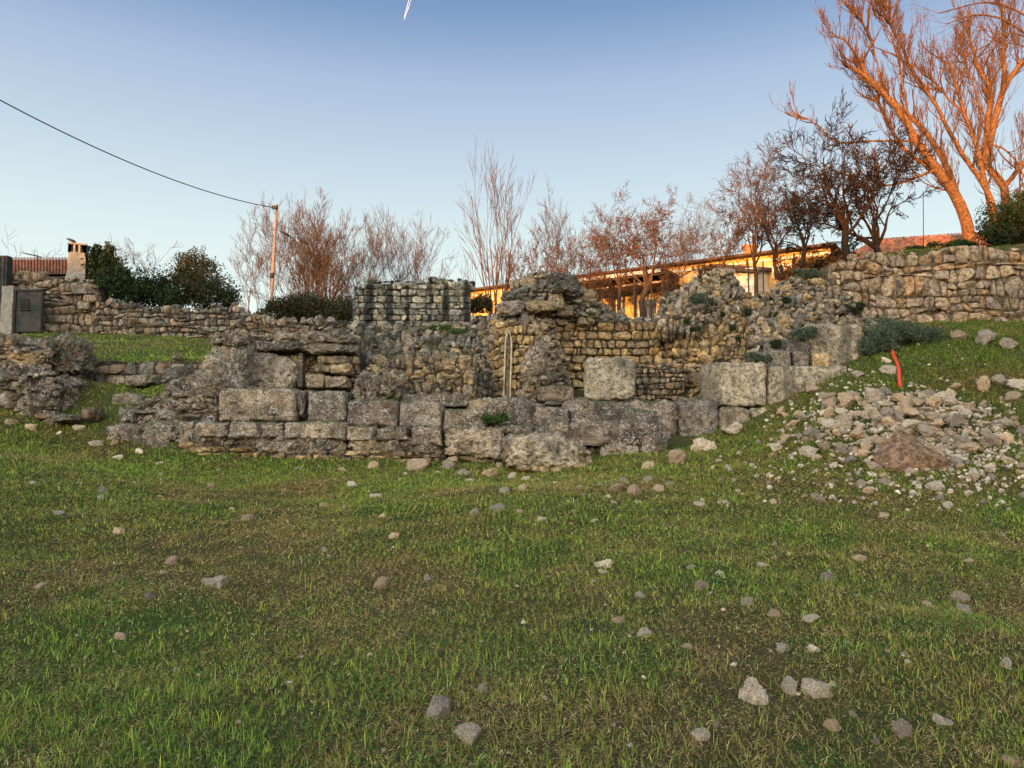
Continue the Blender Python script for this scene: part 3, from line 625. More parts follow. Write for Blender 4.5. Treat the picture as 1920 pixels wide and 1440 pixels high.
def lone(name, label, mat, x0, x1, vt, vb, Y, dp, seed, cat='stone block', **kw):
    mb = MB(); blockv(mb, x0, x1, vt, vb, Y, dp, seed, **kw); return tag(mb.build(name, MT[mat]), label, cat)
lone('stone_block', 'upright square pale block speckled with lichen, standing alone on the foundation', 'pale', 1099, 1193, 670, 748, 18.2, .55, 201, n=28, p=11, rough=.035, pal='yellow', col=(.36, .31, .23))
lone('stone_block', 'round faced pale block lying in the roofed recess beside the pillar', 'pale', 458, 550, 664, 733, 18.5, .55, 202, n=28, p=3.2, rough=.05, col=(.33, .28, .22), roll=.12)
lone('boulder', 'rough lichened conglomerate lump standing on the foundation left of the rubble wall', 'found', 656, 712, 693, 760, 17.7, 1.0, 203, cat='boulder', n=28, p=3, rough=.15, emb=40, tl=-.1)
lone('boulder', 'smaller conglomerate lump on the foundation, right of the taller rough lump', 'found', 706, 752, 702, 752, 17.8, .9, 204, cat='boulder', n=28, p=2.8, rough=.15, emb=40)
mb = MB(); blockv(mb, 950, 1108, 826, 872, 16.35, 1.0, 205, 'pale' if False else 'yellow', .12, n=28, p=3.4, tl=.12, tr=-.1, col=(.4, .34, .25), emb=30, embs=.06, sink=.05)
rs = np.random.default_rng(4)
for x in range(985, 1100, 19): addrock(mb, W(x, 881 - (x % 3), 16.35), rs.uniform(.1, .2), rs, (.38, .28, .15), .6, True)
for q in ((1085, 862), (1092, 848), (1090, 874)): addrock(mb, W(*q, 16.4), .2, rs, (.38, .28, .16), .5, True)
tag(mb.build('boulder', MT['pale']), 'big pale undercut boulder in front of the foundation, yellow stones under it', 'boulder')

# lumps and terrace wall on the far left
g0 = W(60, 765, 18.3)
lw = thing('ruined_wall', (g0[0], 19, g0[2]), 'two tiered eroded rock wall with moss at the left edge', 'ruined wall')
mb = MB()
blockv(mb, -70, 118, 690, 768, 18.0, 1.7, 210, 'found', .2, n=28, p=4, emb=150, embs=.08, sink=.2, tr=-.2); blockv(mb, -60, 20, 700, 770, 17.9, 1.2, 214, 'found', .15, n=28, p=4, emb=40)
masonry(mb, [(-70, 770, 702, 17.75), (20, 770, 698, 17.7), (80, 768, 700, 17.75), (112, 764, 706, 17.95)], ch=.2, sw=.36, depth=.5, gap=.008, seed=215, pal='found', wob=.7, split=.25, rough=.25, thick=.7, p=3.4, out=.13, jag=1, rub=22, rubs=.11)
mb.build('lower_tier', MT['found'], lw, smooth=False)
mb = MB(); blockv(mb, -80, 95, 636, 690, 18.8, 1.6, 211, 'ruin', .2, n=28, p=3.6, emb=120, embs=.08, sink=.2, tl=.05); blockv(mb, 62, 122, 634, 690, 18.9, 1.3, 212, 'dry', .18, n=28, p=3, emb=40, sink=.2)
blockv(mb, 5, 70, 658, 688, 18.5, .8, 213, 'yellow', .1, n=18, p=4)
masonry(mb, [(-70, 695, 645, 18.55), (10, 695, 638, 18.5), (60, 695, 640, 18.55), (96, 692, 652, 18.7)], ch=.22, sw=.42, depth=.5, gap=.008, seed=216, pal='retain', wob=.7, split=.2, rough=.25, thick=.7, p=3.4, out=.14, jag=1, rub=15, rubs=.11)
mb.build('upper_tier', MT['ruin'], lw, smooth=False)
wall('terrace_wall', 'low mossy terrace wall of squared blocks below the upper grass', 'terrace wall', 'ruin', [
    dict(ctrl=[(118, 722, 676, 20.2), (180, 722, 672, 20.3), (260, 722, 674, 20.3), (385, 722, 672, 20.2)], ch=.28, sw=.5, depth=.4, gap=.02, seed=220, pal='dry', wob=.25, rough=.12, thick=.6, p=5, jag=.5, split=.15, cap=1.5, capsize=.16)])
for i, (a, lab) in enumerate([((230, 288, 702, 718, 19.4), 'long flat cut block lying below the terrace wall'), ((206, 262, 738, 760, 18.7), 'rounded grey block in the grass below the long flat cut block'),
                              ((306, 372, 690, 712, 19.0), 'weathered slab lying at the right end of the terrace wall'), ((154, 175, 764, 783, 17.6), 'small squared grey stone standing in the grass beside the left rock wall'),
                              ((92, 138, 775, 787, 17.3), 'flat pale slab leaning in front of the left rock wall'), ((56, 92, 774, 783, 17.4), 'flat orange tinted slab in front of the left rock wall')]):
    lone('stone_block', lab, 'ruin', *a, .5, 230 + i, n=18, p=5, rough=.06, pal='dry', sink=.06, yaw=.3 * ((i % 3) - 1), roll=.1 * (i % 2) - .04, col=(.4, .25, .14) if i == 5 else None)

# ================================================================== trees
class Tree:
    def __init__(s, seed): s.rs = np.random.default_rng(seed); s.S = []      # segments: p0, p1, r0, r1, level
    def limb(s, pts, r0, r1, lvl=0):
        pts = [np.array(p, float) for p in pts]; n = len(pts)
        for i in range(n - 1):
            a = r0 + (r1 - r0) * i / (n - 1); b = r0 + (r1 - r0) * (i + 1) / (n - 1); s.S.append((pts[i], pts[i + 1], a, b, lvl))
        return pts
    def grow(s, p, d, L, r, lvl, maxl, up=.15, wig=.18, kids=(3, 5), ang=.6, shrink=.62, rmin=.0035, start=.25):
        rs = s.rs; n = max(2, int(3 + L * 1.2)) if lvl < 2 else 3; st = L / n; q = np.array(p, float); d = unit(np.array(d, float)); path = [q]; dirs = [d]
        for i in range(n):
            d = unit(d + rs.normal(size=3) * wig + np.array([0, 0, up])); q = q + d * st; path.append(q); dirs.append(d)
        re = max(rmin, r * (.3 if lvl else .35)); s.limb(path, r, re, lvl)
        if lvl >= maxl: return
        nk = rs.integers(kids[0], kids[1] + 1)
        for k in range(nk):
            t = rs.uniform(start, 1) if k else 1.0; i = min(n - 1, int(t * n)); f = t * n - i
            b = path[i] + (path[i + 1] - path[i]) * min(f, 1); dd = dirs[i + 1]
            ax = unit(np.cross(dd, rs.normal(size=3))); a = ang * rs.uniform(.6, 1.3) * (1 if k else .4); nd = dd * cos(a) + ax * sin(a)
            rr = max(rmin, (r + (re - r) * t) * rs.uniform(.5, .75)); s.grow(b, nd, L * shrink * rs.uniform(.7, 1.25), rr, lvl + 1, maxl, up, wig * 1.05, kids, ang, shrink, rmin, start)
    def side(s, path, r, n, L, maxl, lvl=2, **k):       # shoots along a hand-placed limb
        rs = s.rs; path = np.array(path)
        for _ in range(n):
            i = rs.integers(0, len(path) - 1); b = path[i] + (path[i + 1] - path[i]) * rs.random(); dd = unit(path[i + 1] - path[i])
            ax = unit(np.cross(dd, rs.normal(size=3))); a = rs.uniform(.4, 1.1); s.grow(b, dd * cos(a) + ax * sin(a), L * rs.uniform(.5, 1.2), r, lvl, maxl, **k)
    def mesh(s, lo, hi, sides=5):
        A = [x for x in s.S if lo <= x[4] <= hi]
        if not A: return None
        p0 = np.array([a[0] for a in A]); p1 = np.array([a[1] for a in A]); r0 = np.array([a[2] for a in A]); r1 = np.array([a[3] for a in A])
        d = unit(p1 - p0); ref = np.where(np.abs(d[:, 2:3]) > .9, [[1., 0, 0]], [[0, 0, 1.]]); a = unit(np.cross(d, ref)); b = np.cross(d, a)
        th = np.arange(sides) * 2 * pi / sides; ring = a[:, None] * np.cos(th)[None, :, None] + b[:, None] * np.sin(th)[None, :, None]
        p0 = p0 - d * (r0 * .3)[:, None]; p1 = p1 + d * (r1 * .3)[:, None]
        v = np.concatenate([p0[:, None] + ring * r0[:, None, None], p1[:, None] + ring * r1[:, None, None]], 1)
        j = np.arange(sides); f = np.stack([j, (j + 1) % sides, (j + 1) % sides + sides, j + sides], -1)
        F = (f[None] + (np.arange(len(A)) * sides * 2)[:, None, None]).reshape(-1, 4); return v.reshape(-1, 3), F
def finish_tree(t, name, label, base, trunkl=1, group=None, tint=(1, 1, 1), twig=(1, 1, 1), sides=(7, 3), bud=None):
    e = thing(name, base, label, 'tree', group)
    for nm, lo, hi, sd, c in (('trunk', 0, trunkl, sides[0], tint), ('crown', trunkl + 1, 9, sides[1], twig)):
        m = t.mesh(lo, hi, sd)
        if m is None: continue
        mb = MB(); mb.add(m[0], m[1], c=c)
        if nm == 'crown' and bud:                           # dry leaves and buds that still hang in the crown
            A = [x for x in t.S if x[4] >= hi - 9 + trunkl + 1]; rs = t.rs; n = bud[0]
            ii = rs.integers(0, len(A), n); P = np.array([A[i][1] for i in ii]) + rs.normal(size=(n, 3)) * .03
            addleaves(mb, P, bud[1], rs, bud[2])
        mb.build(nm, MT['bark'], e)
    return e
def addleaves(mb, P, size, rs, cols, up=0.0):
    n = len(P); a = unit(rs.normal(size=(n, 3)) + [0, 0, up]); b = unit(np.cross(a, rs.normal(size=(n, 3)))); s = size * rs.uniform(.6, 1.3, (n, 1))
    V = np.stack([P - a * s, P + b * s * .45, P + a * s, P - b * s * .45], 1).reshape(-1, 3); C = np.array(cols)[rs.integers(0, len(cols), n)] * rs.uniform(.65, 1.35, (n, 1))
    mb.add(V, np.arange(4 * n).reshape(-1, 4), c=np.repeat(C, 4, 0))
def ground_at(px, Y): x = (px - 960) / FPX * Y * .99; return np.array([x, Y, float(G(x, Y)[0]) - .1])

def vase(px, Y, vtop, wpx, seed, label, stems=5, maxl=4, name='bare_tree', r=.05, spread=.35, **kw):
    """many upright stems from one stool"""
    b = ground_at(px, Y); H = W(px, vtop, Y)[2] - b[2]; t = Tree(seed); rs = t.rs; hw = wpx / 2 * M(Y)
    for i in range(stems):
        a = rs.uniform(0, 2 * pi); q = rs.uniform(.15, 1) if i else 0
        d = np.array([cos(a) * hw * q * .85, sin(a) * hw * q * .5, H]); L = H * rs.uniform(.5, .62)
        t.grow(b + [cos(a) * .12, sin(a) * .12, 0], d / H, L, r * rs.uniform(.7, 1.1), 0, maxl, kw.get('up', .09), kw.get('wig', .1), kw.get('kids', (3, 5)), kw.get('ang', .52), kw.get('shrink', .5), kw.get('rmin', .0055))
    return finish_tree(t, name, label, b, 0, 'bare trees behind the walls', kw.get('tint', (.75, .7, .7)), kw.get('twig', (.75, .7, .7)), bud=kw.get('bud'))
def crown(px, Y, vtop, wpx, seed, label, trunk=.25, r=.09, maxl=5, name='bare_tree', **kw):
    """one trunk that forks low into a wide tangled crown"""
    b = ground_at(px, Y); 
    if 'vb' in kw: b = W(px, kw['vb'], Y)
    H = W(px, vtop, Y)[2] - b[2]; t = Tree(seed); rs = t.rs; hw = wpx / 2 * M(Y)
    top = b + [rs.normal() * .1, 0, H * trunk]; t.limb([b, (b + top) / 2 + [rs.normal() * .06, 0, 0], top], r * 1.25, r)
    n = kw.get('limbs', 6)
    for i in range(n):
        a = 2 * pi * i / n + rs.uniform(-.3, .3); q = rs.uniform(.4, 1)
        d = np.array([cos(a) * hw * q, sin(a) * hw * q * .8, H * (1 - trunk) * rs.uniform(.55, 1)])
        L = np.linalg.norm(d) * .74; t.grow(b + (top - b) * rs.uniform(.75, 1), d / L, L, r * rs.uniform(.45, .65), 1, maxl, kw.get('up', .05), kw.get('wig', .2), kw.get('kids', (4, 5)), kw.get('ang', .75), kw.get('shrink', .52), kw.get('rmin', .0055))
    return finish_tree(t, name, label, b, 1, 'bare trees behind the walls', kw.get('tint', (.75, .7, .7)), kw.get('twig', (.75, .7, .7)), bud=kw.get('bud'))

RED = [(1.6, .75, .35), (1.3, .6, .3), (1.2, .8, .4)]
DK_SHADE = (.26, .24, .25)  # bark tint darkened to paint in the shade on the fruit trees
vase(470, 36, 440, 85, 1, 'small bare tree left of the leaning utility pole, low above the grey wall', 5, kids=(3, 5), r=.045)
vase(600, 38, 384, 150, 2, 'broad bare reddish tree just right of the street lamp', 9, r=.07, kids=(5, 6), ang=.5)
vase(560, 37, 450, 80, 3, 'bare shrubby tree right beside the utility pole', 6, r=.04)
vase(655, 39, 440, 60, 4, 'thin bare tree at the left end of the ashlar wall', 5, r=.04)
vase(705, 42, 412, 60, 5, 'grey bare tree behind the left part of the ashlar wall', 6, r=.045)
vase(745, 43, 418, 50, 6, 'slim bare tree behind the middle of the ashlar wall', 5, r=.045)
vase(790, 43, 424, 60, 7, 'slim bare tree behind the right part of the ashlar wall', 6, r=.045)
vase(932, 31, 322, 145, 8, 'tall sparse bare tree with many upright stems, right of the ashlar wall', 9, maxl=3, r=.05, kids=(3, 5), ang=.33, shrink=.48, wig=.045, up=.05)
vase(878, 29, 462, 40, 9, 'short stubby bare tree at the right end of the ashlar wall', 4, maxl=2, r=.04, kids=(2, 3), ang=.5)
vase(1058, 37, 375, 95, 10, 'pale bare tree rising behind the broken tower', 6, r=.06)
vase(1010, 36, 462, 60, 11, 'low reddish bare tree just left of the broken tower top', 6, r=.035, bud=(900, .06, RED))
crown(1112, 33, 392, 80, 12, 'bare tree with a few red leaves right of the broken tower', r=.07, bud=(800, .05, RED))
crown(1207, 30, 385, 140, 13, 'dark forked bare tree with red leaves in front of the yellow house', r=.11, trunk=.3, bud=(1300, .045, RED), vb=598)
crown(1255, 36, 402, 75, 14, 'narrow bare tree behind the yellow house front', r=.07, vb=590)
crown(1303, 46, 395, 100, 15, 'round bare tree standing behind the yellow house roof', r=.09, trunk=.2)
crown(1418, 25.5, 300, 140, 16, 'bare tree with a straight thin trunk in front of the house chimney', r=.06, trunk=.3, vb=560, tint=(.7, .6, .55), twig=(.85, .75, .75))
crown(1503, 24, 345, 120, 17, 'small dark bare fruit tree leaning left beside the terrace corner', r=.06, trunk=.22, vb=500, tint=DK_SHADE, twig=DK_SHADE, wig=.22, rmin=.008, up=.0)
crown(1590, 23.8, 250, 265, 18, 'dark tangled fruit tree with the widest crown above the retaining wall end', r=.1, trunk=.26, maxl=5, limbs=8, vb=490, tint=DK_SHADE, twig=DK_SHADE, kids=(4, 5), wig=.2, rmin=.009, up=.0, ang=.7)
crown(1645, 23.9, 290, 250, 19, 'dark low forking fruit tree on top of the retaining wall', r=.1, trunk=.12, maxl=5, limbs=8, vb=486, tint=DK_SHADE, twig=DK_SHADE, wig=.2, rmin=.009, up=-.01, ang=.65, kids=(4, 5))
crown(268, 30, 452, 110, 20, 'tangled bare pale shrub between the dark evergreen shrubs', r=.05, trunk=.1, maxl=4, wig=.25)
crown(70, 33, 468, 130, 21, 'thin bare twiggy shrub on the roof line left of the square chimney', r=.03, trunk=.1, maxl=4, wig=.25)

crown(1460, 27, 330, 120, 22, 'bare tree filling the gap between the straight thin tree and the dark fruit trees', r=.06, trunk=.25, vb=520, tint=(.6, .5, .48), twig=(.6, .5, .5))
crown(1160, 31, 420, 90, 23, 'small bare tree left of the dark forked tree before the terrace roof', r=.05, trunk=.25, vb=585, bud=(400, .045, RED))
crown(1345, 29, 420, 90, 24, 'small bare tree between the round roof tree and the house chimney', r=.05, trunk=.3, vb=560)
for i_, (x_, v_, w_, l_) in enumerate([(1095, 505, 60, 'low reddish bare bush at the left end of the terrace roof'), (1150, 520, 60, 'low bare bush hiding the house door'), (1248, 515, 60, 'low bare bush at the right end of the terrace roof'), (1325, 490, 60, 'low bare bush against the house wall left of the annexe'), (1000, 500, 50, 'low orange brown bush at the left shoulder of the broken tower'), (1480, 470, 60, 'low bare bush beside the creeper at the house end')]):
    crown(x_, 28 - (x_ > 1290) * 3, v_, w_, 30 + i_, l_, r=.03, trunk=.12, maxl=4, wig=.25, vb=590 - (x_ > 1290) * 50, bud=(350, .04, RED), tint=(.8, .6, .5), twig=(.95, .65, .5))
# the big sunlit trees
def pl3(pts, Y, dy=0): return [W(a, b, Y + dy * i / max(1, len(pts) - 1)) for i, (a, b) in enumerate(pts)]
def smooth(P, m=3):
    P = np.array(P); 
    for _ in range(m - 1):
        Q = [P[0]]
        for i in range(len(P) - 1): Q += [P[i] * .75 + P[i + 1] * .25, P[i] * .25 + P[i + 1] * .75]
        P = np.array(Q + [P[-1]])
    return P
SH = dict(up=.17, wig=.13, kids=(2, 4), ang=.42, shrink=.6, rmin=.0065)
SF = dict(SH, up=.26, wig=.08, ang=.34, rmin=.0055)
def bigtree(seed, base, limbs, label, shoots):
    t = Tree(seed)
    for pts, Y, dy, r0, r1, n in limbs:
        P = pl3(pts, Y, dy)
        if pts[0][1] < 430 and t.S:
            E = np.array([q[1] for q in t.S if q[4] == 0]); P[0] = E[np.argmin(np.linalg.norm(E - P[0], axis=1))]
        P = smooth(P); P = P + np.array([fbm(P * 1.5 + 9 * a, 2, seed) for a in range(3)]).T * .05 * np.sin(np.linspace(0, pi, len(P)))[:, None]
        t.limb(P, r0 * .66, r1 * .66, 0); t.side(P[len(P) // 4:], .026, int(n * 1.9), shoots * .7, 4, 1, **SF); t.side(P[len(P) // 4:], .05, n // 3, shoots * 1.35, 3, 1, **SH)
        t.side(P[-len(P) // 3:], .012, n // 3, shoots * .5, 3, 1, **SH)
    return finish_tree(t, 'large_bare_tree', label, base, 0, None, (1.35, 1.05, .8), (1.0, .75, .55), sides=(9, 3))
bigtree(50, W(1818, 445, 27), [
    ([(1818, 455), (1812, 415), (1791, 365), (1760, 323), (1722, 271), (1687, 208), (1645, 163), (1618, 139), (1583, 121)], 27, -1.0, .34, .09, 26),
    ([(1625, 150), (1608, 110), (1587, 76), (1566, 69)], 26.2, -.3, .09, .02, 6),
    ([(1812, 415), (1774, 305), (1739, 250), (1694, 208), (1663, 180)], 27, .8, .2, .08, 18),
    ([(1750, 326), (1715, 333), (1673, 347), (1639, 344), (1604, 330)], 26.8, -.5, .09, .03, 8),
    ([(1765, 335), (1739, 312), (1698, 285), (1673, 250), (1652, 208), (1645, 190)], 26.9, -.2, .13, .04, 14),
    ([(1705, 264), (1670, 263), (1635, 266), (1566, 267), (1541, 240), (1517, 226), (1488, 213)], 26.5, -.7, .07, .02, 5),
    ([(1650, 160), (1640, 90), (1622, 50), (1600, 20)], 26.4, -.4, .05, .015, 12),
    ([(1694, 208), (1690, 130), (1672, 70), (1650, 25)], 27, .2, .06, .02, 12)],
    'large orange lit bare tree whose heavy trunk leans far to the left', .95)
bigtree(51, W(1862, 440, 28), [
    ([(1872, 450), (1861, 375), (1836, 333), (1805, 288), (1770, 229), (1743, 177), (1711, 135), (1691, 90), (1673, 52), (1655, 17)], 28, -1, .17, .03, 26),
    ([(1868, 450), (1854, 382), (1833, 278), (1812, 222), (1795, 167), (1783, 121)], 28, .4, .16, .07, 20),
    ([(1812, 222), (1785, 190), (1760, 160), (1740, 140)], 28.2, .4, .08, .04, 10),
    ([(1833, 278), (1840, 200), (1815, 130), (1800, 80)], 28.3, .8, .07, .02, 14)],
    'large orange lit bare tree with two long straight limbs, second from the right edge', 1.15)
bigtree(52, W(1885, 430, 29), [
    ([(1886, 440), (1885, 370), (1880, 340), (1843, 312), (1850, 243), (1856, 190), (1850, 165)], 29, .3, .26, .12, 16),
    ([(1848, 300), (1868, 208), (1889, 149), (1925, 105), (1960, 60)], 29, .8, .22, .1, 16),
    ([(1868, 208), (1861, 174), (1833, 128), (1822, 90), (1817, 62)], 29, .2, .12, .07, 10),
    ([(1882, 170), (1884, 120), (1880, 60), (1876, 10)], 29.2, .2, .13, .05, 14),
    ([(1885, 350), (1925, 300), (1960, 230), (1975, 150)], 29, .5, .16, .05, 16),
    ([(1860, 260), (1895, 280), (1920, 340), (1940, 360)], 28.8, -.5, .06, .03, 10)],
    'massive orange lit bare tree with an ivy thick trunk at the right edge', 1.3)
t = Tree(53); PR = None
for pts, r in (([(2080, 470), (2060, 380), (2050, 300), (2010, 160), (1960, 90), (1889, 38), (1854, 28), (1819, 28), (1775, 45)], .05), ([(1960, 95), (1920, 66), (1889, 60), (1850, 85), (1800, 110)], .03), ([(2000, 140), (1940, 40), (1900, 15), (1850, 0), (1760, 25)], .04), ([(2010, 160), (1960, 110), (1900, 75), (1850, 95), (1790, 140)], .025)):
    P = smooth(pl3(pts, 20)); P = P if PR is None else np.vstack([PR[np.argmin(np.linalg.norm(PR - P[0], axis=1))], P[1:]]); PR = P if PR is None else PR; t.limb(P, r, r * .35, 0); t.side(P[3:], .01, 12 if r < .09 else 0, .9, 3, 2, up=-.03, wig=.12, kids=(2, 3), ang=.5, shrink=.6, rmin=.004)
finish_tree(t, 'bare_tree', 'nearer bare tree whose arching branches droop into the top right corner', W(2080, 470, 20), 0, None, (.9, .75, .7), (.9, .75, .7))

# ================================================================== evergreen shrubs, hedge
G1 = [(.018, .035, .012), (.03, .05, .016), (.012, .025, .01), (.045, .06, .02)]
G2 = [(.11, .14, .085), (.08, .11, .065), (.15, .18, .12), (.045, .065, .04)]
G3 = [(.05, .05, .02), (.09, .055, .03), (.03, .035, .015), (.12, .06, .035)]
def shrub(name, label, blobs, n, size, cols, seed, stems=14, up=.0, group=None, cat='shrub', stemc=(.5, .42, .4), fill=.55):
    rs = np.random.default_rng(seed); bs = [(W(px, v, Y), rx * M(Y), rz * M(Y)) for px, v, Y, rx, rz in blobs]
    lo = min(b[0][2] - b[2] for b in bs); cx = np.mean([b[0][0] for b in bs]); cy = np.mean([b[0][1] for b in bs]); base = np.array([cx, cy, lo])
    e = thing(name, base, label, cat, group); mb = MB(); tot = sum(b[1] * b[2] for b in bs); st = MB()
    for c, rx, rz in bs:
        m = int(n * rx * rz / tot); d = unit(rs.normal(size=(m, 3))); rr = rs.random(m) ** (1 / 3 * fill + .12); lump = 1 + .33 * fbm(d * 2.3 + seed, 3, seed) + .12 * rs.normal(size=m)
        P = c + d * (rr * lump)[:, None] * [rx, min(rx, rz) * .9, rz]; keep = noise(P * (1.1 / max(.25, min(rx, 1.2))) * 2, seed) > -.45 + .3 * (rr > .8); addleaves(mb, P[keep], size, rs, cols, up)
        for k in range(stems):
            d = unit(rs.normal(size=3) + [0, 0, .6]); q = c + d * [rx, rx * .8, rz] * rs.uniform(.8, 1.2); b0 = np.array([c[0] + rs.normal() * rx * .15, c[1], c[2] - rz * .95])
            mid = (b0 + q) / 2 + rs.normal(size=3) * .1 * rx; r = .012 if size > .03 else .005; st.tube(np.array([b0, mid, q]), [r * 1.8, r, r * .4], 4, stemc)
    mb.build('foliage', MT['leaf'], e)
    if stems: st.build('stem', MT['bark'], e)
    return e
shrub('evergreen_shrub', 'dark green evergreen shrub with upright shoots, right of the square chimney', [(195, 505, 28, 42, 38), (225, 535, 27.5, 45, 38), (182, 480, 28, 14, 24), (205, 475, 28, 10, 22), (172, 548, 27.5, 18, 30)], 15000, .06, G1, 61, 10)
shrub('evergreen_shrub', 'low dark shrub between the upright evergreen and the brown topped shrub', [(285, 542, 28, 42, 36), (250, 552, 27.4, 35, 24), (318, 560, 27.6, 30, 22)], 11000, .055, G1, 62, 10)
shrub('evergreen_shrub', 'big rounded shrub, green below and red brown on top, above the grey wall', [(365, 505, 29, 42, 36), (385, 545, 28, 55, 36), (340, 540, 28.5, 34, 36), (425, 560, 28, 22, 20)], 19000, .05, G1 + G3 + G1, 63, 16)
shrub('hedge', 'long dark low hedge left of the ashlar wall, at the foot of the bare trees', [(520, 585, 28.5, 36, 26), (560, 578, 28.5, 40, 28), (600, 582, 28.2, 40, 30), (640, 586, 27.8, 34, 30), (480, 596, 28, 34, 10)], 20000, .05, G1 + G3, 64, 34, cat='hedge', stemc=(.35, .28, .25))
shrub('evergreen_shrub', 'dark evergreen bush on top of the retaining wall at the right edge', [(1895, 420, 22.5, 50, 45), (1870, 440, 22.3, 36, 22), (1930, 385, 23, 38, 26), (1935, 430, 22.6, 40, 40)], 26000, .042, G1 + [(.04, .055, .02)], 65, 12)
shrub('evergreen_shrub', 'low green growth creeping along the top of the retaining wall', [(1760, 462, 22.6, 44, 9), (1720, 466, 22.5, 25, 6), (1805, 458, 22.8, 30, 10)], 6000, .03, [(.04, .08, .015), (.03, .05, .015)], 66, 0)
shrub('dark_bush', 'dark brushwood in the gap right of the ashlar wall', [(905, 570, 25.5, 22, 18), (890, 574, 25.3, 14, 14)], 3500, .04, G3 + G1, 67, 10, cat='bush')
shrub('creeper', 'red and orange leafed creeper covering the house end by the tiled roof', [(1520, 500, 30.5, 36, 20), (1570, 495, 30.3, 36, 22), (1480, 520, 29, 24, 14), (1600, 490, 30, 24, 16)], 9000, .06, [(.3, .12, .04), (.22, .07, .03), (.12, .1, .03), (.35, .2, .06)], 68, 0, cat='creeper')
for i, (bl, n, lab) in enumerate([
    ([(1648, 636, 18.9, 38, 32), (1690, 622, 19.1, 40, 24), (1738, 628, 19.4, 36, 18), (1670, 612, 19.2, 34, 18), (1625, 650, 18.7, 20, 18)], 26000, 'largest grey green wormwood bush, on the slope where the orange pipe disappears'),
    ([(1502, 626, 18.6, 22, 12), (1520, 622, 18.7, 14, 12)], 5000, 'grey green cushion bush beside the highest big block of the right wall'),
    ([(1412, 670, 18.3, 18, 9)], 3000, 'left one of two green cushions on top of the biggest squared wall block'),
    ([(1436, 672, 18.3, 12, 8)], 2200, 'right one of two green cushions on top of the biggest squared wall block'),
    ([(1455, 646, 18.6, 13, 9)], 1500, 'small dark tuft in the rubble left of the narrow stacked blocks'),
    ([(1308, 560, 20, 16, 11)], 2500, 'green cushion plant on the left rubble mound of the right wall'),
    ([(1332, 566, 20, 10, 8)], 1300, 'smaller tuft right of the cushion plant on the left rubble mound'),
    ([(1520, 514, 21, 28, 11), (1500, 510, 21, 14, 8)], 4500, 'pale green bush on the wall top left of the retaining wall corner'),
    ([(1475, 563, 20, 9, 7)], 900, 'tiny dark tuft in the middle of the right rubble mound'),
    ([(1610, 575, 20.4, 22, 10)], 2400, 'dark grass like tuft where the rubble mound meets the retaining wall'),
    ([(1402, 585, 19.6, 8, 8)], 800, 'tiny tuft in the cleft between the two rubble mounds'),
    ([(938, 783, 17.3, 34, 9)], 3500, 'bright green weeds growing in the hollow of the foundation steps'),
    ([(825, 615, 21.5, 26, 7), (860, 622, 21.2, 24, 7)], 2500, 'green weeds spread over the top of the sloping mossy wall'),
    ([(740, 752, 17.7, 14, 6)], 900, 'small weeds at the foot of the conglomerate lumps')]):
    cols = G2 if i not in (4, 8, 9, 10, 11, 12, 13) else ([(.06, .12, .025), (.04, .09, .02)] if i >= 11 else G1)
    shrub('wild_plant' if i not in (0, 1, 7) else 'wormwood_bush', lab, bl, n, .022 if i else .026, cols, 70 + i, 8 if i in (0, 1, 7) else 0, up=.3, group='plants rooted in the ruin', cat='plant', fill=.8)
for i, (x, v, r) in enumerate([(1286, 605, 8), (1310, 616, 6), (1298, 618, 5), (1374, 615, 7), (1384, 635, 6), (1355, 590, 5), (1330, 560, 6), (1455, 592, 6)]):
    shrub('wild_plant', ['dark tuft in the upper left stones of the right wall', 'tiny dark tuft, right one of a pair in the yellow stones', 'tiny dark tuft, left one of a pair in the yellow stones', 'small dark tuft near the middle of the yellow stones', 'tiny tuft lowest in the yellow stones of the right wall',
          'tiny tuft under the left rubble mound', 'small tuft on the shoulder of the left rubble mound', 'tiny dark tuft at the foot of the right rubble mound'][i], [(x, v, 19.7 - (v - 600) * .012, r, r)], 450, .022, G1, 90 + i, 0, group='plants rooted in the ruin', cat='plant')

# ================================================================== yellow house
MT['cream'] = plain_mat('cream_plaster', (.66, .45, .18), (.52, .33, .13), 2.5, .9, bump=.2)
MT['cornice'] = plain_mat('white_plaster', (.66, .62, .52), (.55, .5, .4), 3, .9)
MT['tile'] = plain_mat('clay_tiles', (.2, .08, .04), (.1, .05, .03), 5, .9, useattr=True, bump=.4, dist=.03)
MT['darkwood'] = plain_mat('dark_timber', (.1, .055, .03), (.06, .035, .02), 9, .8)
MT['glass'] = plain_mat('window_glass', (.02, .022, .025), (.03, .03, .03), 2, .15, bump=0)
MT['brick'] = plain_mat('chimney_brick', (.36, .17, .08), (.25, .11, .06), 9, .9, useattr=True, bump=.5)
HA = W(1556, 463, 33.9); HB = W(880, 548, 44.6); hd = HB - HA; hd[2] = 0; HL = np.linalg.norm(hd); hd = hd / HL; hn = np.array([-hd[1], hd[0], 0]); hn = hn if hn[1] < 0 else -hn
def hit(px, v):
    d = ray(px, v); o = np.array([0, 0, CAMZ]); t = ((HA - o) @ hn) / (d @ hn); p = o + d * t; return (p - HA) @ hd, p[2]
def hm(v): v = np.asarray(v, float); return np.stack([HA[0] + hd[0] * v[:, 0] + hn[0] * v[:, 1], HA[1] + hd[1] * v[:, 0] + hn[1] * v[:, 1], v[:, 2]], -1)   # (along, out, z)
EZ = (HA[2] + HB[2]) / 2 ; GZ0 = 5.0
hs = thing('house', (HA[0] + hd[0] * HL / 2, HA[1] + hd[1] * HL / 2, GZ0), 'long cream yellow house with a thin dark eave and a timber terrace roof', 'house')
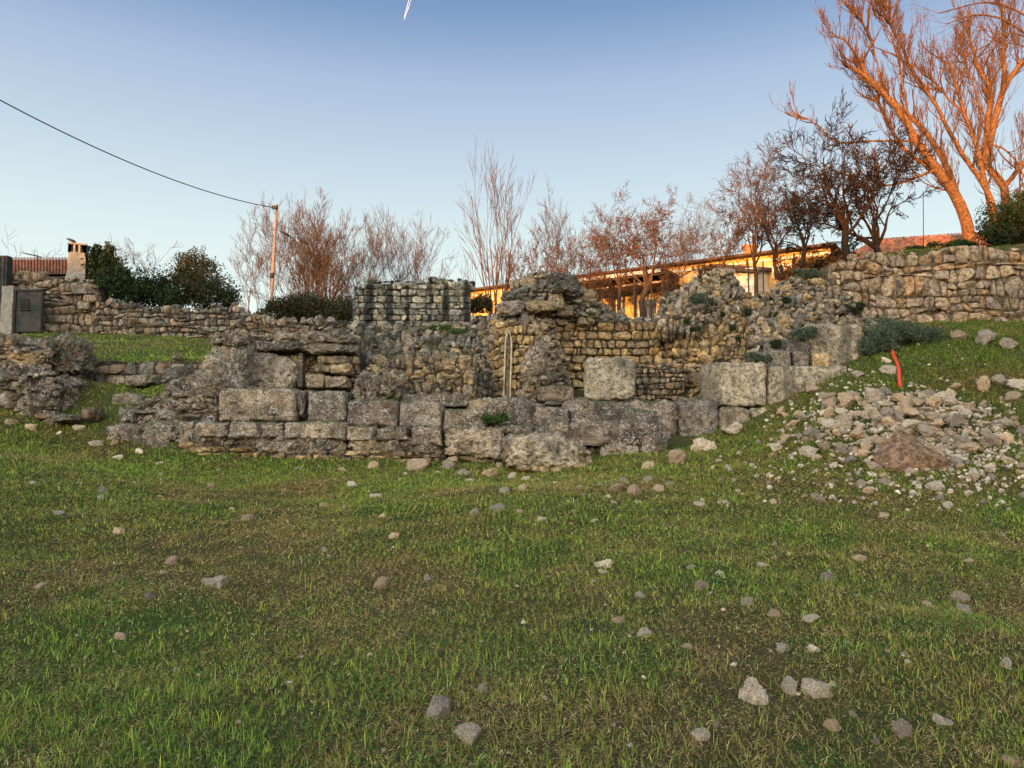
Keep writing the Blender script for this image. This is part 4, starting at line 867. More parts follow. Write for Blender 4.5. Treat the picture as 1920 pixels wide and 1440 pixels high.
def hpart(name, mat, boxes, c=(1, 1, 1)):
    mb = MB()
    for b in boxes: mb.box(b[0], b[1], c, hm)
    return mb.build(name, MT[mat], hs, smooth=False)
hpart('wall', 'cream', [((0, -8, GZ0), (HL + 3, 0, EZ))])
hpart('roof', 'darkwood', [((-.3, -8.3, EZ), (HL + 3.3, .45, EZ + .08)), ((-.2, -8.2, EZ + .08), (HL + 3.2, .3, EZ + .14))], (1.4, 1.2, 1))
hpart('cornice', 'cornice', [((-.02, -.4, EZ - .32), (HL + 3.02, .07, EZ - .2)), ((-.01, -.4, EZ - .62), (HL + 3.01, .04, EZ - .56))])
s0, z0 = hit(1275, 527); s1, _ = hit(1085, 545); _, zt = hit(1180, 531)
po = hpart('terrace_roof', 'darkwood', [((s0, .01, zt - .06), (s1, 2.3, zt + .08)), ((s0, .01, zt - .55), (s1, 1.6, zt - .38)), ((s0, 2.15, zt - .26), (s1, 2.31, zt - .07))])
hpart('awning_board', 'cornice', [((s0 + .1, 2.33, zt - .15), (s1 - .1, 2.37, zt + .02)), ((s0 + .1, 1.62, zt - .5), (s1 - .1, 1.66, zt - .42))])
for f in (0.02, .27, .5, .75, .98):
    s = s0 + (s1 - s0) * f; hpart('post', 'darkwood', [((s - .06, 2.05, GZ0 + .3), (s + .06, 2.17, zt - .27))])
for (x0, x1, v0, v1, kind) in [(1200, 1232, 562, 600, 'window'), (1148, 1166, 556, 612, 'door'), (1100, 1124, 560, 590, 'window'), (1258, 1274, 556, 600, 'window'), (1452, 1470, 500, 520, 'window'), (1310, 1330, 505, 530, 'window')]:
    a, zb = hit(x0, v1); b, _ = hit(x1, v1); zt2 = hit((x0 + x1) / 2, v0)[1]; a, b = min(a, b), max(a, b); zb = hit((x0 + x1) / 2, v1)[1]
    e = hpart(kind, 'darkwood' if kind == 'door' else 'glass', [((a, .005, zb), (b, .03, zt2))])
    mb = MB(); 
    for bx in (((a - .08, .002, zb - .08), (a, .08, zt2 + .08)), ((b, .002, zb - .08), (b + .08, .08, zt2 + .08)), ((a, .002, zt2), (b, .08, zt2 + .08)), ((a, .002, zb - .08), (b, .08, zb)), (((a + b) / 2 - .03, .032, zb), ((a + b) / 2 + .03, .06, zt2))): mb.box(*bx, mat=hm)
    o = mb.build('frame', MT['cornice'], None, smooth=False); o.parent = e; o.location = (0, 0, 0)
    o.location = o.matrix_world.translation; o.location = Vector(LOC[o.name] - LOC[e.name])
s, _ = hit(1400, 500); hpart('chimney', 'brick', [((s - .28, -.9, EZ), (s + .28, -.4, EZ + .62)), ((s - .34, -.96, EZ + .62), (s + .34, -.34, EZ + .72))])
s, _ = hit(1402, 500); hpart('downpipe', 'darkwood', [((s - .05, .08, GZ0), (s + .05, .18, EZ - .1))]); s, _ = hit(1490, 490); hpart('downpipe', 'darkwood', [((s - .04, .08, GZ0), (s + .04, .16, EZ - .1))])
# lean-to annexe
a, z_ = hit(1440, 520); b, _ = hit(1352, 520); za = hit(1440, 548)[1]; zc = hit(1362, 497)[1]
mb = MB(); mb.box((a, .01, GZ0), (b, 2.0, hit(1400, 520)[1]), mat=hm); mb.build('annexe_wall', MT['cornice'], hs, smooth=False)
mb = MB(); V = hm([(a - .2, .005, zc - .5), (b + .2, .005, zc), (b + .2, 2.3, zc - .55), (a - .2, 2.3, zc - 1.05), (a - .2, .005, zc - .38), (b + .2, .005, zc + .12), (b + .2, 2.3, zc - .43), (a - .2, 2.3, zc - .93)])
mb.add(V, [[0, 1, 2, 3], [7, 6, 5, 4], [0, 4, 5, 1], [1, 5, 6, 2], [2, 6, 7, 3], [3, 7, 4, 0]]); mb.build('annexe_roof', MT['darkwood'], hs, smooth=False)

def tiled(mb, A, Bq, C, D, n, rs, h=.06):      # roll tiles running from the eave edge A-B up to the ridge D-C
    A, Bq, C, D = [np.array(q, float) for q in (A, Bq, C, D)]; N = unit(np.cross(Bq - A, D - A)); N = N if N[2] > 0 else -N; m = 14
    for i in range(n):
        f0, f1 = i / n, (i + 1) / n; fm = (f0 + f1) / 2
        for j in range(m):
            g0 = j / m; g1 = (j + 1.08) / m
            def pt(f, g): return (A + (Bq - A) * f) * (1 - g) + (D + (C - D) * f) * g
            sg = h * .35; P = []
            for g, li in ((g0, sg), (g1, 0)):
                for q in range(5):
                    f = f0 + (f1 - f0) * q / 4; P.append(pt(f, min(g, 1)) + N * (h * sin(pi * q / 4) + li))
            c = np.array((1, 1, 1)) * rs.uniform(.6, 1.4) * [1, rs.uniform(.8, 1.25), 1]
            mb.add(P, [[q, q + 1, q + 6, q + 5] for q in range(4)], c=c)
rs = np.random.default_rng(8)
e = thing('outbuilding', W(1730, 480, 27.5), 'outbuilding with a low red clay tile roof behind the retaining wall', 'outbuilding')
A = W(1560, 497, 29.5); Bq = W(1850, 478, 25.6); D = W(1640, 449, 32.5); C = W(1880, 433, 28.6)
mb = MB(); tiled(mb, A, Bq, C, D, 34, rs, .05); mb.c = [q * 2.3 for q in mb.c]; mb.build('roof', MT['tile'], e)
mb = MB(); lo = np.array([0, 0, -2.2]); dn = np.array([0, 0, -.06]); P = [A + dn, Bq + dn, C + dn, D + dn]; V = np.array(P + [p * [1, 1, 0] + [0, 0, 6.2] for p in P]); mb.add(V, [[0, 1, 5, 4], [1, 2, 6, 5], [2, 3, 7, 6], [3, 0, 4, 7], [3, 2, 1, 0]]); mb.build('wall', MT['cream'], e, smooth=False)

# mesh fences seen against the house
def fence(name, label, pts, Y, h, nb, seed):
    mb = MB(); P = [W(a, b, Y) for a, b in pts]; A, Bq = P[0], P[-1]; e = thing(name, (A + Bq) / 2, label, 'fence')
    for i in range(nb + 1): p = A + (Bq - A) * i / nb; mb = MB(); mb.tube([p - [0, 0, .4], p + [0, 0, h]], .02, 6, (1, 1, 1)); mb.build('post', MT['metal'], e)
    mb = MB(); L = np.linalg.norm(Bq - A)
    for k in range(5): q = np.array([0, 0, h * (k + .5) / 5]); mb.tube([A + q, Bq + q], .004, 3)
    for k in range(int(L / .16)): p = A + (Bq - A) * k * .16 / L; mb.tube([p, p + [0, 0, h * .95]], .003, 3)
    mb.build('wire_mesh', MT['metal'], e)
fence('wire_fence', 'thin wire fence on the wall top in front of the yellow house', [(1130, 596), (1282, 590)], 24.2, .95, 5, 1)
fence('wire_fence', 'wire fence on the wall top in the gap between the two rubble mounds', [(1376, 560), (1432, 556)], 22.5, 1.1, 2, 2)
mb = MB(); p = W(1731, 462, 22.6); mb.tube([p - [0, 0, .3], W(1731, 358, 22.6)], .011, 6); tag(mb.build('metal_rod', MT['metal']), 'thin upright rod on the retaining wall right of the dark fruit trees', 'rod')

# ================================================================== stone cottage on the left
c0 = W(100, 625, 27)
ct = thing('stone_cottage', (c0[0], 29, c0[2]), 'rubble stone cottage with a square chimney at the left edge', 'cottage')
mb = MB()
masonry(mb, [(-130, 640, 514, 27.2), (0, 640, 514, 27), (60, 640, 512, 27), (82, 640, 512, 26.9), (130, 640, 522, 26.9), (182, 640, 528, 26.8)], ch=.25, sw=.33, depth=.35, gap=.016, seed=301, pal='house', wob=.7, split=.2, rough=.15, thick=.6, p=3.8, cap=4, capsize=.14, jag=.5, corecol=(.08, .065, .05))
blockv(mb, 143, 166, 564, 580, 26.62, .4, 302, 'house', .03, n=10, col=(.34, .29, .2)); blockv(mb, 155, 179, 552, 566, 26.6, .4, 303, 'house', .03, n=10, col=(.34, .27, .19)); blockv(mb, 133, 168, 536, 551, 26.62, .4, 304, 'house', .04, n=10, col=(.2, .18, .15))
mb.build('wall', MT['ruin'], ct)
A = W(-110, 516, 27.6); Bq = W(160, 516, 27.4); C = W(160, 484, 33.5); D = W(-110, 484, 33.6); mb = MB(); tiled(mb, A, Bq, C, D, 46, rs, .045); mb.build('roof', MT['tile'], ct)
mb = MB(); P = np.array([A, Bq, C, D]) - [0, 0, .08]; V = np.vstack([P, P * [1, 1, 0] + [0, 0, 5]]); mb.add(V, [[3, 2, 1, 0], [1, 2, 6, 5], [2, 3, 7, 6], [3, 0, 4, 7]]); mb.build('gable', MT['concrete'], ct, smooth=False)
cb = W(145, 525, 27.6); w = .29; ztop = W(145, 462, 27.6)[2]; mb = MB(); H = ztop - cb[2] + .5
def frus(w0, w1, z0, z1, yaw=.35):
    v = []
    for ww, z in ((w0, z0), (w1, z1)):
        for sx, sy in ((-1, -1), (1, -1), (1, 1), (-1, 1)): x, y = sx * ww, sy * ww; v.append([cb[0] + x * cos(yaw) - y * sin(yaw), cb[1] + x * sin(yaw) + y * cos(yaw), z])
    return v
BX = [[0, 1, 5, 4], [1, 2, 6, 5], [2, 3, 7, 6], [3, 0, 4, 7], [4, 5, 6, 7], [3, 2, 1, 0]]
def subdiv(mb, v, c, n=10, rough=.02):
    v = np.array(v); 
    for f in BX:
        q = v[f]; g = np.linspace(0, 1, n); X, Yg = np.meshgrid(g, g, indexing='ij'); P = ((1 - X) * (1 - Yg))[..., None] * q[0] + (X * (1 - Yg))[..., None] * q[1] + (X * Yg)[..., None] * q[2] + ((1 - X) * Yg)[..., None] * q[3]
        P = P.reshape(-1, 3); P = P + np.array([fbm(P * 4 + 7 * a, 3, a) for a in range(3)]).T * rough; I = np.arange(n * n).reshape(n, n); mb.add(P, np.stack([I[:-1, :-1], I[1:, :-1], I[1:, 1:], I[:-1, 1:]], -1), c=c)
subdiv(mb, frus(.42, .3, cb[2] - .5, cb[2] + .25), (1.1, .95, .75)); subdiv(mb, frus(.3, .27, cb[2] + .25, ztop - .28), (1, .9, .75))
ch = mb.build('chimney', MT['concrete'], ct)
mb = MB()
for i in range(4):
    for j in range(4):
        a = -.25 + .5 * i / 3; 
        for (x, y) in (((a, -.25)), ((a, .25)), ((-.25, a)), ((.25, a))):
            X = cb[0] + x * cos(.35) - y * sin(.35); Yy = cb[1] + x * sin(.35) + y * cos(.35)
            if j == 0: mb.box((X - .035, Yy - .035, ztop - .3), (X + .035, Yy + .035, ztop))
subdiv(mb, frus(.31, .3, ztop - .0, ztop + .06), (1.1, .9, .8), 4, .006)
o = mb.build('chimney_vent', MT['concrete'], None, smooth=False); o.parent = ch; o.location = Vector(LOC[o.name] - LOC[ch.name])
# gate with its post
gp = MB(); subdiv(gp, (lambda A, Bq: [A, [Bq[0], A[1], A[2]], [Bq[0], A[1] + .4, A[2]], [A[0], A[1] + .4, A[2]], [A[0] + .02, A[1], Bq[2]], [Bq[0], A[1], Bq[2]], [Bq[0], A[1] + .4, Bq[2]], [A[0] + .02, A[1] + .4, Bq[2]]])(W(-2, 632, 26.2), W(25, 536, 26.2)), (1.15, 1.05, .95), 14, .015)
tag(gp.build('gate_post', MT['concrete']), 'pale rough concrete gate post at the left edge', 'gate post')
gt = thing('metal_gate', W(53, 622, 26.2), 'dark rusty metal gate with a small barred window beside the concrete post', 'gate')
def pbox(x0, x1, v0, v1, Y0, Y1, name, mat, par, c=(1, 1, 1)):
    a = W(x0, v1, Y0); b = W(x1, v0, Y0); mb = MB(); mb.box((a[0], Y0, a[2]), (b[0], Y1, b[2]), c); return mb.build(name, MT[mat], par, smooth=False)
pbox(29, 79, 546, 622, 26.25, 26.29, 'gate_leaf', 'metal', gt, (.8, .9, 1))
for a in ((26, 29, 542, 624), (78, 81, 542, 624), (29, 78, 542, 545)): pbox(*a, 26.2, 26.3, 'frame', 'metal', gt, (4, 3, 2.3))
wd2 = pbox(38, 54, 561, 578, 26.22, 26.247, 'window', 'wire', gt); 
for i in range(7):
    x = 38.5 + i * 2.4; mb = MB(); mb.tube([W(x, 579, 26.19), W(x, 560, 26.19)], .01, 4, (8, 7.5, 6.5)); o = mb.build('bar', MT['metal']); o.parent = wd2; o.location = Vector(LOC[o.name] - LOC[wd2.name])
pbox(35, 55, 579, 581.5, 26.17, 26.247, 'sill', 'metal', gt, (8, 7, 6))
mb = MB(); a = W(-25, 560, 26.62); b = W(14, 479, 26.62); mb.box((a[0], 26.62, 4.9), (b[0], 26.9, b[2]), (.8, 1, .9)); 
for x in (-20, -10, 0, 9): p = W(x, 479, 26.62); mb.box((p[0] - .02, 26.58, 5.0), (p[0] + .02, 26.617, p[2] - .05), (.6, .8, .8))
tag(mb.build('metal_post', MT['metal'], smooth=False), 'dark green ribbed metal pillar rising above the gate post at the left edge', 'metal pillar')
# antenna and the lamp behind the chimney
e = thing('roof_antenna', W(70, 492, 30), 'thin roof antenna on the tiled roof left of the chimney', 'antenna')
mb = MB(); mb.tube([W(70, 492, 30), W(70, 478, 30)], .02, 5); mb.build('mast', MT['metal'], e); mb = MB(); mb.tube([W(43, 474, 30), W(78, 482, 30)], .018, 4)
for i in range(5): q = W(46 + i * 6, 475 + i * 1.3, 30); mb.tube([q + [0, -.25, 0], q + [0, .25, 0]], .008, 3)
mb.build('boom', MT['metal'], e)
def lamp(name, label, head, tail, base, Y, curve):
    e = thing(name, W(*base, Y), label, 'street lamp'); mb = MB(); P = smooth([W(a, b, Y) for a, b in curve], 4); mb.tube(P, np.linspace(.045, .03, len(P)), 7, (1.6, 1.3, 1.1)); mb.build('pole', MT['metal'], e)
    a = W(*head, Y); b = W(*tail, Y); v, f = rcube(10, 2.4); v = v.copy(); L = np.linalg.norm(b - a); v = v * [L / 2, .16, .085]; v[:, 2] = np.where(v[:, 2] < -.02, -.02 + (v[:, 2] + .02) * .3, v[:, 2]) * (1 + .5 * v[:, :1][:, 0] / L)
    th = math.atan2(b[2] - a[2], b[0] - a[0]); v = v @ np.array([[cos(th), 0, sin(th)], [0, 1, 0], [-sin(th), 0, cos(th)]]); mb = MB(); mb.add(v + (a + b) / 2, f, c=(2.4, 2.2, 2)); mb.build('lamp_head', MT['metal'], e); return e
lamp('street_lamp', 'curved grey street lamp head rising from the bare tree right of the utility pole', (525, 434), (542, 443), (577, 600), 35, [(577, 600), (577, 520), (573, 480), (562, 458), (541, 441)])
lamp('street_lamp', 'street lamp head peeping out above the square cottage chimney', (126, 448), (141, 455), (152, 600), 34, [(152, 600), (152, 500), (150, 470), (140, 454)])
# utility pole and its cable
e = thing('utility_pole', W(507, 600, 31), 'leaning wooden utility pole, lit orange near its foot, holding a single cable', 'utility pole')
mb = MB(); P = np.linspace(W(507, 600, 31), W(519, 383, 31), 9); mb.tube(P, np.linspace(.068, .05, 9), 9); mb.build('pole', MT['wood'], e)
mb = MB(); p = W(518, 388, 31); mb.box(p + [-.1, -.14, -.12], p + [.1, -.06, .02]); mb.tube([p + [0, -.1, 0], W(511, 388, 30.9)], .02, 5); mb.tube([W(511, 386, 30.9), W(511, 391, 30.9)], .03, 6); mb.tube(smooth([W(511, 391, 30.9), W(513, 397, 30.9), W(516, 402, 30.9)]), .012, 4); mb.build('bracket', MT['metal'], e)
mb = MB(); p = W(514, 517, 31); mb.box(p + [-.13, -.16, -.1], p + [.02, -.05, .1]); mb.build('junction_box', MT['metal'], e)
mb = MB(); A = W(511, 389, 30.9); Bq = W(-260, 40, 15.5); ts = np.linspace(0, 1, 40); P = A + (Bq - A) * ts[:, None]; 
P[:, 2] -= 4 * .62 * ts * (1 - ts); mb.tube(P, .017, 5); mb.tube(smooth([W(519, 412, 31), W(526, 424, 32.5), W(533, 438, 34.5)]), .01, 4)
tag(mb.build('overhead_cable', MT['wire']), 'black cable sagging from the utility pole towards the upper left', 'cable')
# vertical pipe by the ashlar wall
mb = MB(); mb.tube([W(661.5, 640, 23.8), W(661, 562, 23.8)], .018, 6, (1.8, 1.8, 1.8)); tag(mb.build('metal_pipe', MT['metal']), 'thin grey upright pipe at the left edge of the ashlar wall', 'pipe')
# orange pipe on the slope
def hose(pts, label, seed):
    P = np.array([Gh(*q) + [0, 0, .05] for q in pts]); P = smooth(P, 4); n = len(P) * 5; u = np.linspace(0, len(P) - 1, n); P = np.stack([np.interp(u, np.arange(len(P)), P[:, i]) for i in range(3)], -1)
    mb = MB(); mb.tube(P, .036 + .006 * np.sin(np.arange(n) * 2.1), 8); tag(mb.build('corrugated_pipe', MT['hose']), label, 'pipe')
hose([(1671, 655), (1674, 668), (1681, 682), (1686, 696), (1686, 712), (1688, 730)], 'bright orange corrugated pipe running down the slope to the rubble heap', 1)
hose([(1655, 594), (1664, 602), (1677, 610)], 'short orange pipe end sticking out above the grey green bush', 2)
# planks
for i, (a, b, Y) in enumerate([((352, 633), (382, 630), 22), ((470, 630), (508, 631), 21.5)]):
    A = W(*a, Y); Bq = W(*b, Y); mb = MB(); v, f = rcube(4, 12); d = (Bq - A) / 2; mb.add(np.outer(v[:, 0], d) + np.outer(v[:, 1], [0, .08, 0]) + np.outer(v[:, 2], [0, 0, .02]) + (A + Bq) / 2, f); tag(mb.build('plank', MT['wood'], smooth=False), ['pale plank end on the grass left of the thick stone pillar', 'pale plank laid on the ruin right of the thick stone pillar'][i], 'plank')
# rusty sheet on top of the ashlar wall
mb = MB(); A = W(700, 531, 24.1); Bq = W(752, 527, 24.3); n = 24
P = []; 
for i in range(n + 1):
    f = i / n
    for dy, dz in ((-.1, 0), (.5, .12)): P.append(A + (Bq - A) * f + [0, dy, dz + .025 * sin(f * 30)])
P = np.array(P); mb.add(np.vstack([P, P - [0, 0, .012]]), [[2 * i, 2 * i + 2, 2 * i + 3, 2 * i + 1] for i in range(n)] + [[2 * i + 2 * n + 2, 2 * i + 2 * n + 3, 2 * i + 2 * n + 5, 2 * i + 2 * n + 4] for i in range(n)])
MT['rust'] = plain_mat('rusty_sheet', (.2, .1, .06), (.12, .08, .06), 10, .8); tag(mb.build('corrugated_sheet', MT['rust']), 'rusty corrugated sheet lying on top of the ashlar wall among coping stones', 'metal sheet')
# contrail, very high and far away
mt = NT('vapour'); mt.b.inputs['Base Color'].default_value = (.6, .6, .62, 1); mt.b.inputs['Roughness'].default_value = 1
mb = MB(); Yc = 3000
for dx in (-1.6, 1.8): mb.tube([W(757.5, 38, Yc), W(760 + dx * .5, 28, Yc * 1.01), W(765 + dx, 12, Yc * 1.02), W(771 + dx * 1.2, -10, Yc * 1.03)], [.1, .75, .8, .6], 6)
tag(mb.build('contrail', mt.m), 'short white double vapour trail high in the sky', 'contrail')

# ================================================================== loose stones
def rocktemplate(i, n=10, sm_=False):
    v, f = rockv(n, 500 + i, 13, .16 + .05 * (i % 3)); rs = np.random.default_rng(i); v = v + unit(v) * (.07 * fbm(v * 4, 4, i, .65))[:, None]
    mb = MB(); mb.add(v * [1, .85, .7], f, c=pcol('rock', 1, rs)[0]); o = mb.build('loose_stone', MT['rock'], smooth=sm_, flatloc=True); me = o.data; bpy.data.objects.remove(o); return me
TPL = [rocktemplate(i) for i in range(14)]; TPH = [rocktemplate(20 + i, 18) for i in range(5)]
rs = np.random.default_rng(99)
def stone(p, size, label, group, flat=1., hi=False, bury=.42, nm='loose_stone'):
    me = TPH[rs.integers(0, 5)] if hi else TPL[rs.integers(0, 14)]
    o = bpy.data.objects.new(nm, me); COL.objects.link(o); s = size / 2
    o.scale = (s * rs.uniform(.9, 1.1), s * rs.uniform(.85, 1.15), s * flat * rs.uniform(1.0, 1.6)); o.rotation_euler = (rs.normal() * .25, rs.normal() * .25, rs.uniform(0, 6.3))
    o.location = (p[0], p[1], p[2] + s * .62 * flat * (1 - 2 * bury)); return tag(o, label, 'stone' if nm == 'loose_stone' else 'rubble stone', group)
L1 = 'loose pale limestone lying singly in the open grass field'; G_1 = 'stones scattered over the grass field'
FIELD = [(193, 918, 26), (190, 932, 24), (395, 910, 20), (300, 930, 10), (110, 962, 26), (222, 995, 28), (322, 1052, 30), (75, 1098, 22), (306, 1072, 18), (280, 1116, 26), (225, 1194, 26), (460, 970, 24), (435, 955, 12), (186, 975, 12),
 (607, 946, 16), (608, 1030, 20), (618, 1044, 18), (658, 906, 26), (703, 928, 24), (717, 966, 16), (738, 1005, 22), (800, 1084, 18), (943, 917, 30), (932, 952, 26), (975, 960, 16), (1015, 973, 22), (1112, 976, 14), (1067, 940, 10), (1094, 928, 12), (890, 958, 30),
 (1134, 1056, 34), (1113, 1090, 16), (1200, 1114, 26), (1160, 1160, 26), (1206, 1186, 34), (1296, 1062, 22), (1428, 1058, 26), (1452, 1020, 16), (1316, 1098, 30), (1400, 1128, 26), (1450, 1150, 24), (1516, 1156, 34), (1552, 1082, 34), (1612, 1046, 24),
 (1656, 966, 20), (1778, 946, 26), (1660, 902, 30), (1612, 904, 30), (1312, 944, 28), (1362, 942, 20), (1452, 944, 14), (1529, 930, 22), (1800, 1118, 38), (1805, 1140, 36), (1740, 1134, 22), (1815, 1050, 20), (1656, 1142, 14), (1466, 1216, 30), (1528, 1216, 28),
 (1286, 1212, 22), (1594, 1256, 14), (1884, 1244, 32), (1765, 1352, 32), (1644, 1394, 20), (1600, 1340, 16), (1320, 1376, 46), (1345, 1362, 20), (1720, 1432, 10), (1896, 1430, 34), (1562, 1362, 34), (960, 1130, 10), (1060, 1236, 12), (300, 890, 12), (545, 985, 10), (1880, 1002, 14), (1385, 920, 12),
 (1350, 898, 14), (1300, 890, 12), (1845, 938, 18), (1500, 975, 10), (150, 905, 12), (60, 905, 14), (250, 905, 10), (1480, 1040, 10), (1350, 1075, 24), (655, 1120, 8), (1130, 1070, 20)]
for x, v, w_ in FIELD: p = Gh(x, v + w_ * .2); stone(p, w_ / FPX * p[1] * 1.08, L1, G_1, .8, hi=w_ > 28)
for (x, v, w_, lab, fl) in [(820, 1336, 54, 'jagged pale grey stone in the foreground grass, left of the darker flat stone', .95), (876, 1372, 66, 'larger grey stone half sunk in the near foreground grass', .6),
    (404, 1092, 46, 'long whitish stone with a notch on bare soil in the left field', .7), (716, 1098, 30, 'angular beige stone with flat sides alone in the middle left field', 1.0),
    (1412, 1310, 46, 'tall rough reddish stone, left one of three foreground stones at right', 1.2), (1478, 1292, 36, 'rounded pale stone, middle one of three foreground stones at right', 1.1), (1533, 1300, 50, 'broad pale stone, right one of three foreground stones at right', .9),
    (1692, 1376, 44, 'grey stone with a flat top in the lower right grass', .8), (905, 1294, 26, 'small buff stone in the foreground above the jagged grey stone', .9), (1468, 1216, 30, 'whitish stone on dry grass above the three foreground stones', .8)]:
    p = Gh(x, v + w_ * .2); stone(p, w_ / FPX * p[1] * 1.1, lab, None, fl, True, .2)
# along the foot of the ruin
FOOT = [(782, 870, 44), (840, 872, 30), (850, 862, 22), (870, 884, 24), (880, 900, 20), (917, 886, 34), (935, 872, 18), (960, 893, 22), (984, 896, 24), (980, 915, 22), (1012, 900, 16), (1155, 914, 26), (1190, 920, 34), (1170, 900, 20), (1125, 908, 16), (1215, 898, 20), (1150, 940, 14), (1236, 916, 26), (1216, 872, 26),
 (1140, 930, 20), (1196, 940, 16), (1256, 905, 16), (700, 872, 20), (640, 880, 14), (560, 878, 18), (180, 828, 30), (222, 856, 20), (150, 798, 24), (60, 800, 20), (110, 812, 12), (20, 790, 20), (260, 845, 18), (300, 868, 14), (215, 830, 14), (95, 790, 24), (410, 880, 10), (760, 888, 12), (820, 885, 14), (1040, 905, 14), (1085, 912, 12)]
for x, v, w_ in FOOT: p = Gh(x, v + w_ * .2); stone(p, w_ / FPX * p[1] * 1.15, 'loose grey stone in the grass along the foot of the foundation', 'stones at the foot of the foundation', .75, hi=w_ > 28)
for (x, v, w_, lab, fl) in [(1268, 862, 44, 'rounded grey boulder in the grass right of the foundation end', .9), (1334, 868, 0, '', 0), (1318, 838, 40, 'lichened grey stone in the grass below the square wall blocks', .9), (1870 - 560, 0, 0, '', 0),
    (1375, 806, 40, 'dark rough stone leaning against the foot of the right wall blocks', .8), (1512, 846, 40, 'flat topped buff stone in the grass left of the rubble heap', .7), (1577, 845, 24, 'small round pale stone in the grass left of the big reddish boulder', 1.),
    (1455, 842, 26, 'upright whitish stone on the grass slope below the wall', 1.1), (1843, 728, 25, 'upright pointed pale stone on the upper right slope', 1.6), (1874, 715, 28, 'orange stained stone right of the upright pointed stone', .9), (1908, 720, 40, 'large orange stained stone at the right edge on the upper slope', .8),
    (1900, 745, 30, 'mossy round stone under the orange stained stones', .8), (1800, 632, 30, 'beige stone in the grass below the retaining wall', .8), (1848, 636, 34, 'tall pale stone against the foot of the retaining wall', 1.0), (1890, 645, 36, 'broad pitted stone at the foot of the retaining wall near the right edge', .8),
    (1702, 806, 34, 'bright ochre stone on the front of the rubble heap', 1.2), (1582, 794, 44, 'big grey angular stone at the left of the rubble heap', .9), (1664, 694, 30, 'squared brown stone beside the orange pipe', .9), (1660, 676, 20, 'small stone above the squared brown stone beside the orange pipe', .8),
    (1640, 742, 46, 'large grey stone at the top of the rubble heap', .8), (1766, 745, 60, 'widest pale stone at the top right of the rubble heap', .7), (1660, 834, 36, 'flat grey stone in front of the rubble heap beside the ochre stone', .7), (1878, 795, 40, 'grey stone at the right of the rubble heap', .8)]:
    if not w_: continue
    p = Gh(x, v + w_ * .2); o = stone(p, w_ / FPX * p[1] * 1.1, lab, None, fl, True, .15)
p = Gh(1728, 884); mb = MB(); v, f = CG[28]; v = rcube(28, 2.2)[0]; r2 = np.random.default_rng(12); v = v.copy()
for d, h in (((0, -.6, .8), .55), ((.5, -.4, .75), .6), ((-.6, -.5, .5), .62), ((0, -1, -.2), .7), ((.8, .1, .5), .7), ((-.8, 0, .6), .75)): d = unit(np.array(d, float)); v -= np.clip(v @ d - h, 0, None)[:, None] * d
v *= (1 + .1 * fbm(v * 2, 5, 77))[:, None]; mb.add(v * [.62, .5, .45] * 1.0 + p + [0, .3, .22], f, c=(.26, .17, .115)); tag(mb.build('boulder', MT['retain']), 'largest reddish brown boulder in the grass in front of the rubble heap', 'boulder')
for x, v, w_, c in ((1765, 868, 34, .6), (1752, 846, 26, .8)): p = Gh(x, v + 4); stone(p, w_ / FPX * p[1], ['dark stone tucked under the right side of the reddish boulder', 'pale chip leaning on the top right of the reddish boulder'][int(c > .7)], None, .9, True)
# the rubble heap on the slope: about 250 single stones, the small rest as one mass
def heap_d(x, v): return np.exp(-(((x - 1720) / 115) ** 2 + ((v - 790 - (x - 1700) * .12) / 42) ** 2)) + .45 * np.exp(-(((x - 1600) / 130) ** 2 + ((v - 800) / 40) ** 2)) + .35 * np.exp(-(((x - 1860) / 80) ** 2 + ((v - 840) / 50) ** 2)) + .12 * np.exp(-(((x - 1700) / 260) ** 2 + ((v - 860) / 80) ** 2)) + .22 * np.exp(-(((x - 1640) / 60) ** 2 + ((v - 735) / 30) ** 2))
cnt = 0; rest = MB()
while cnt < 258:
    x = rs.uniform(1380, 1960); v = rs.uniform(690, 950)
    if rs.random() > heap_d(x, v) or v < 830 - (x - 1380) * .75: continue
    if 1655 < x < 1712 and 640 < v < 742: continue
    p = Gh(x, v); w_ = rs.choice([14, 18, 22, 28, 34], p=[.25, .3, .25, .14, .06]); hgt = .28 * max(0, heap_d(x, v) - .35)
    stone(p + [0, 0, hgt * rs.random()], w_ / FPX * p[1] * rs.uniform(.85, 1.15), 'loose buff rubble stone of the heap on the grassy slope', 'rubble stones on the slope', .8, bury=.12, nm='rubble_stone'); cnt += 1
cnt = 0
while cnt < 1700:
    x = rs.uniform(1300, 1960); v = rs.uniform(640, 960)
    if rs.random() > heap_d(x, v) * 1.3 + .02 or (1665 < x < 1705 and v < 740) or v < 830 - (x - 1380) * .75: continue
    p = Gh(x, v); addrock(rest, p + [0, 0, .02], rs.uniform(.018, .07), rs, pcol('rock', 1, rs)[0], .8); cnt += 1
for i in range(170): x = rs.uniform(0, 1920); v = 870 + rs.random() ** 1.5 * 560; p = Gh(x, v); addrock(rest, p, rs.uniform(.008, .022) * (1 + p[1] / 12), rs, pcol('rock', 1, rs)[0], .7)
tag(rest.build('gravel', MT['rock'], smooth=False, flatloc=True), 'small chips and pebbles between the larger loose stones', 'gravel', kind='stuff')

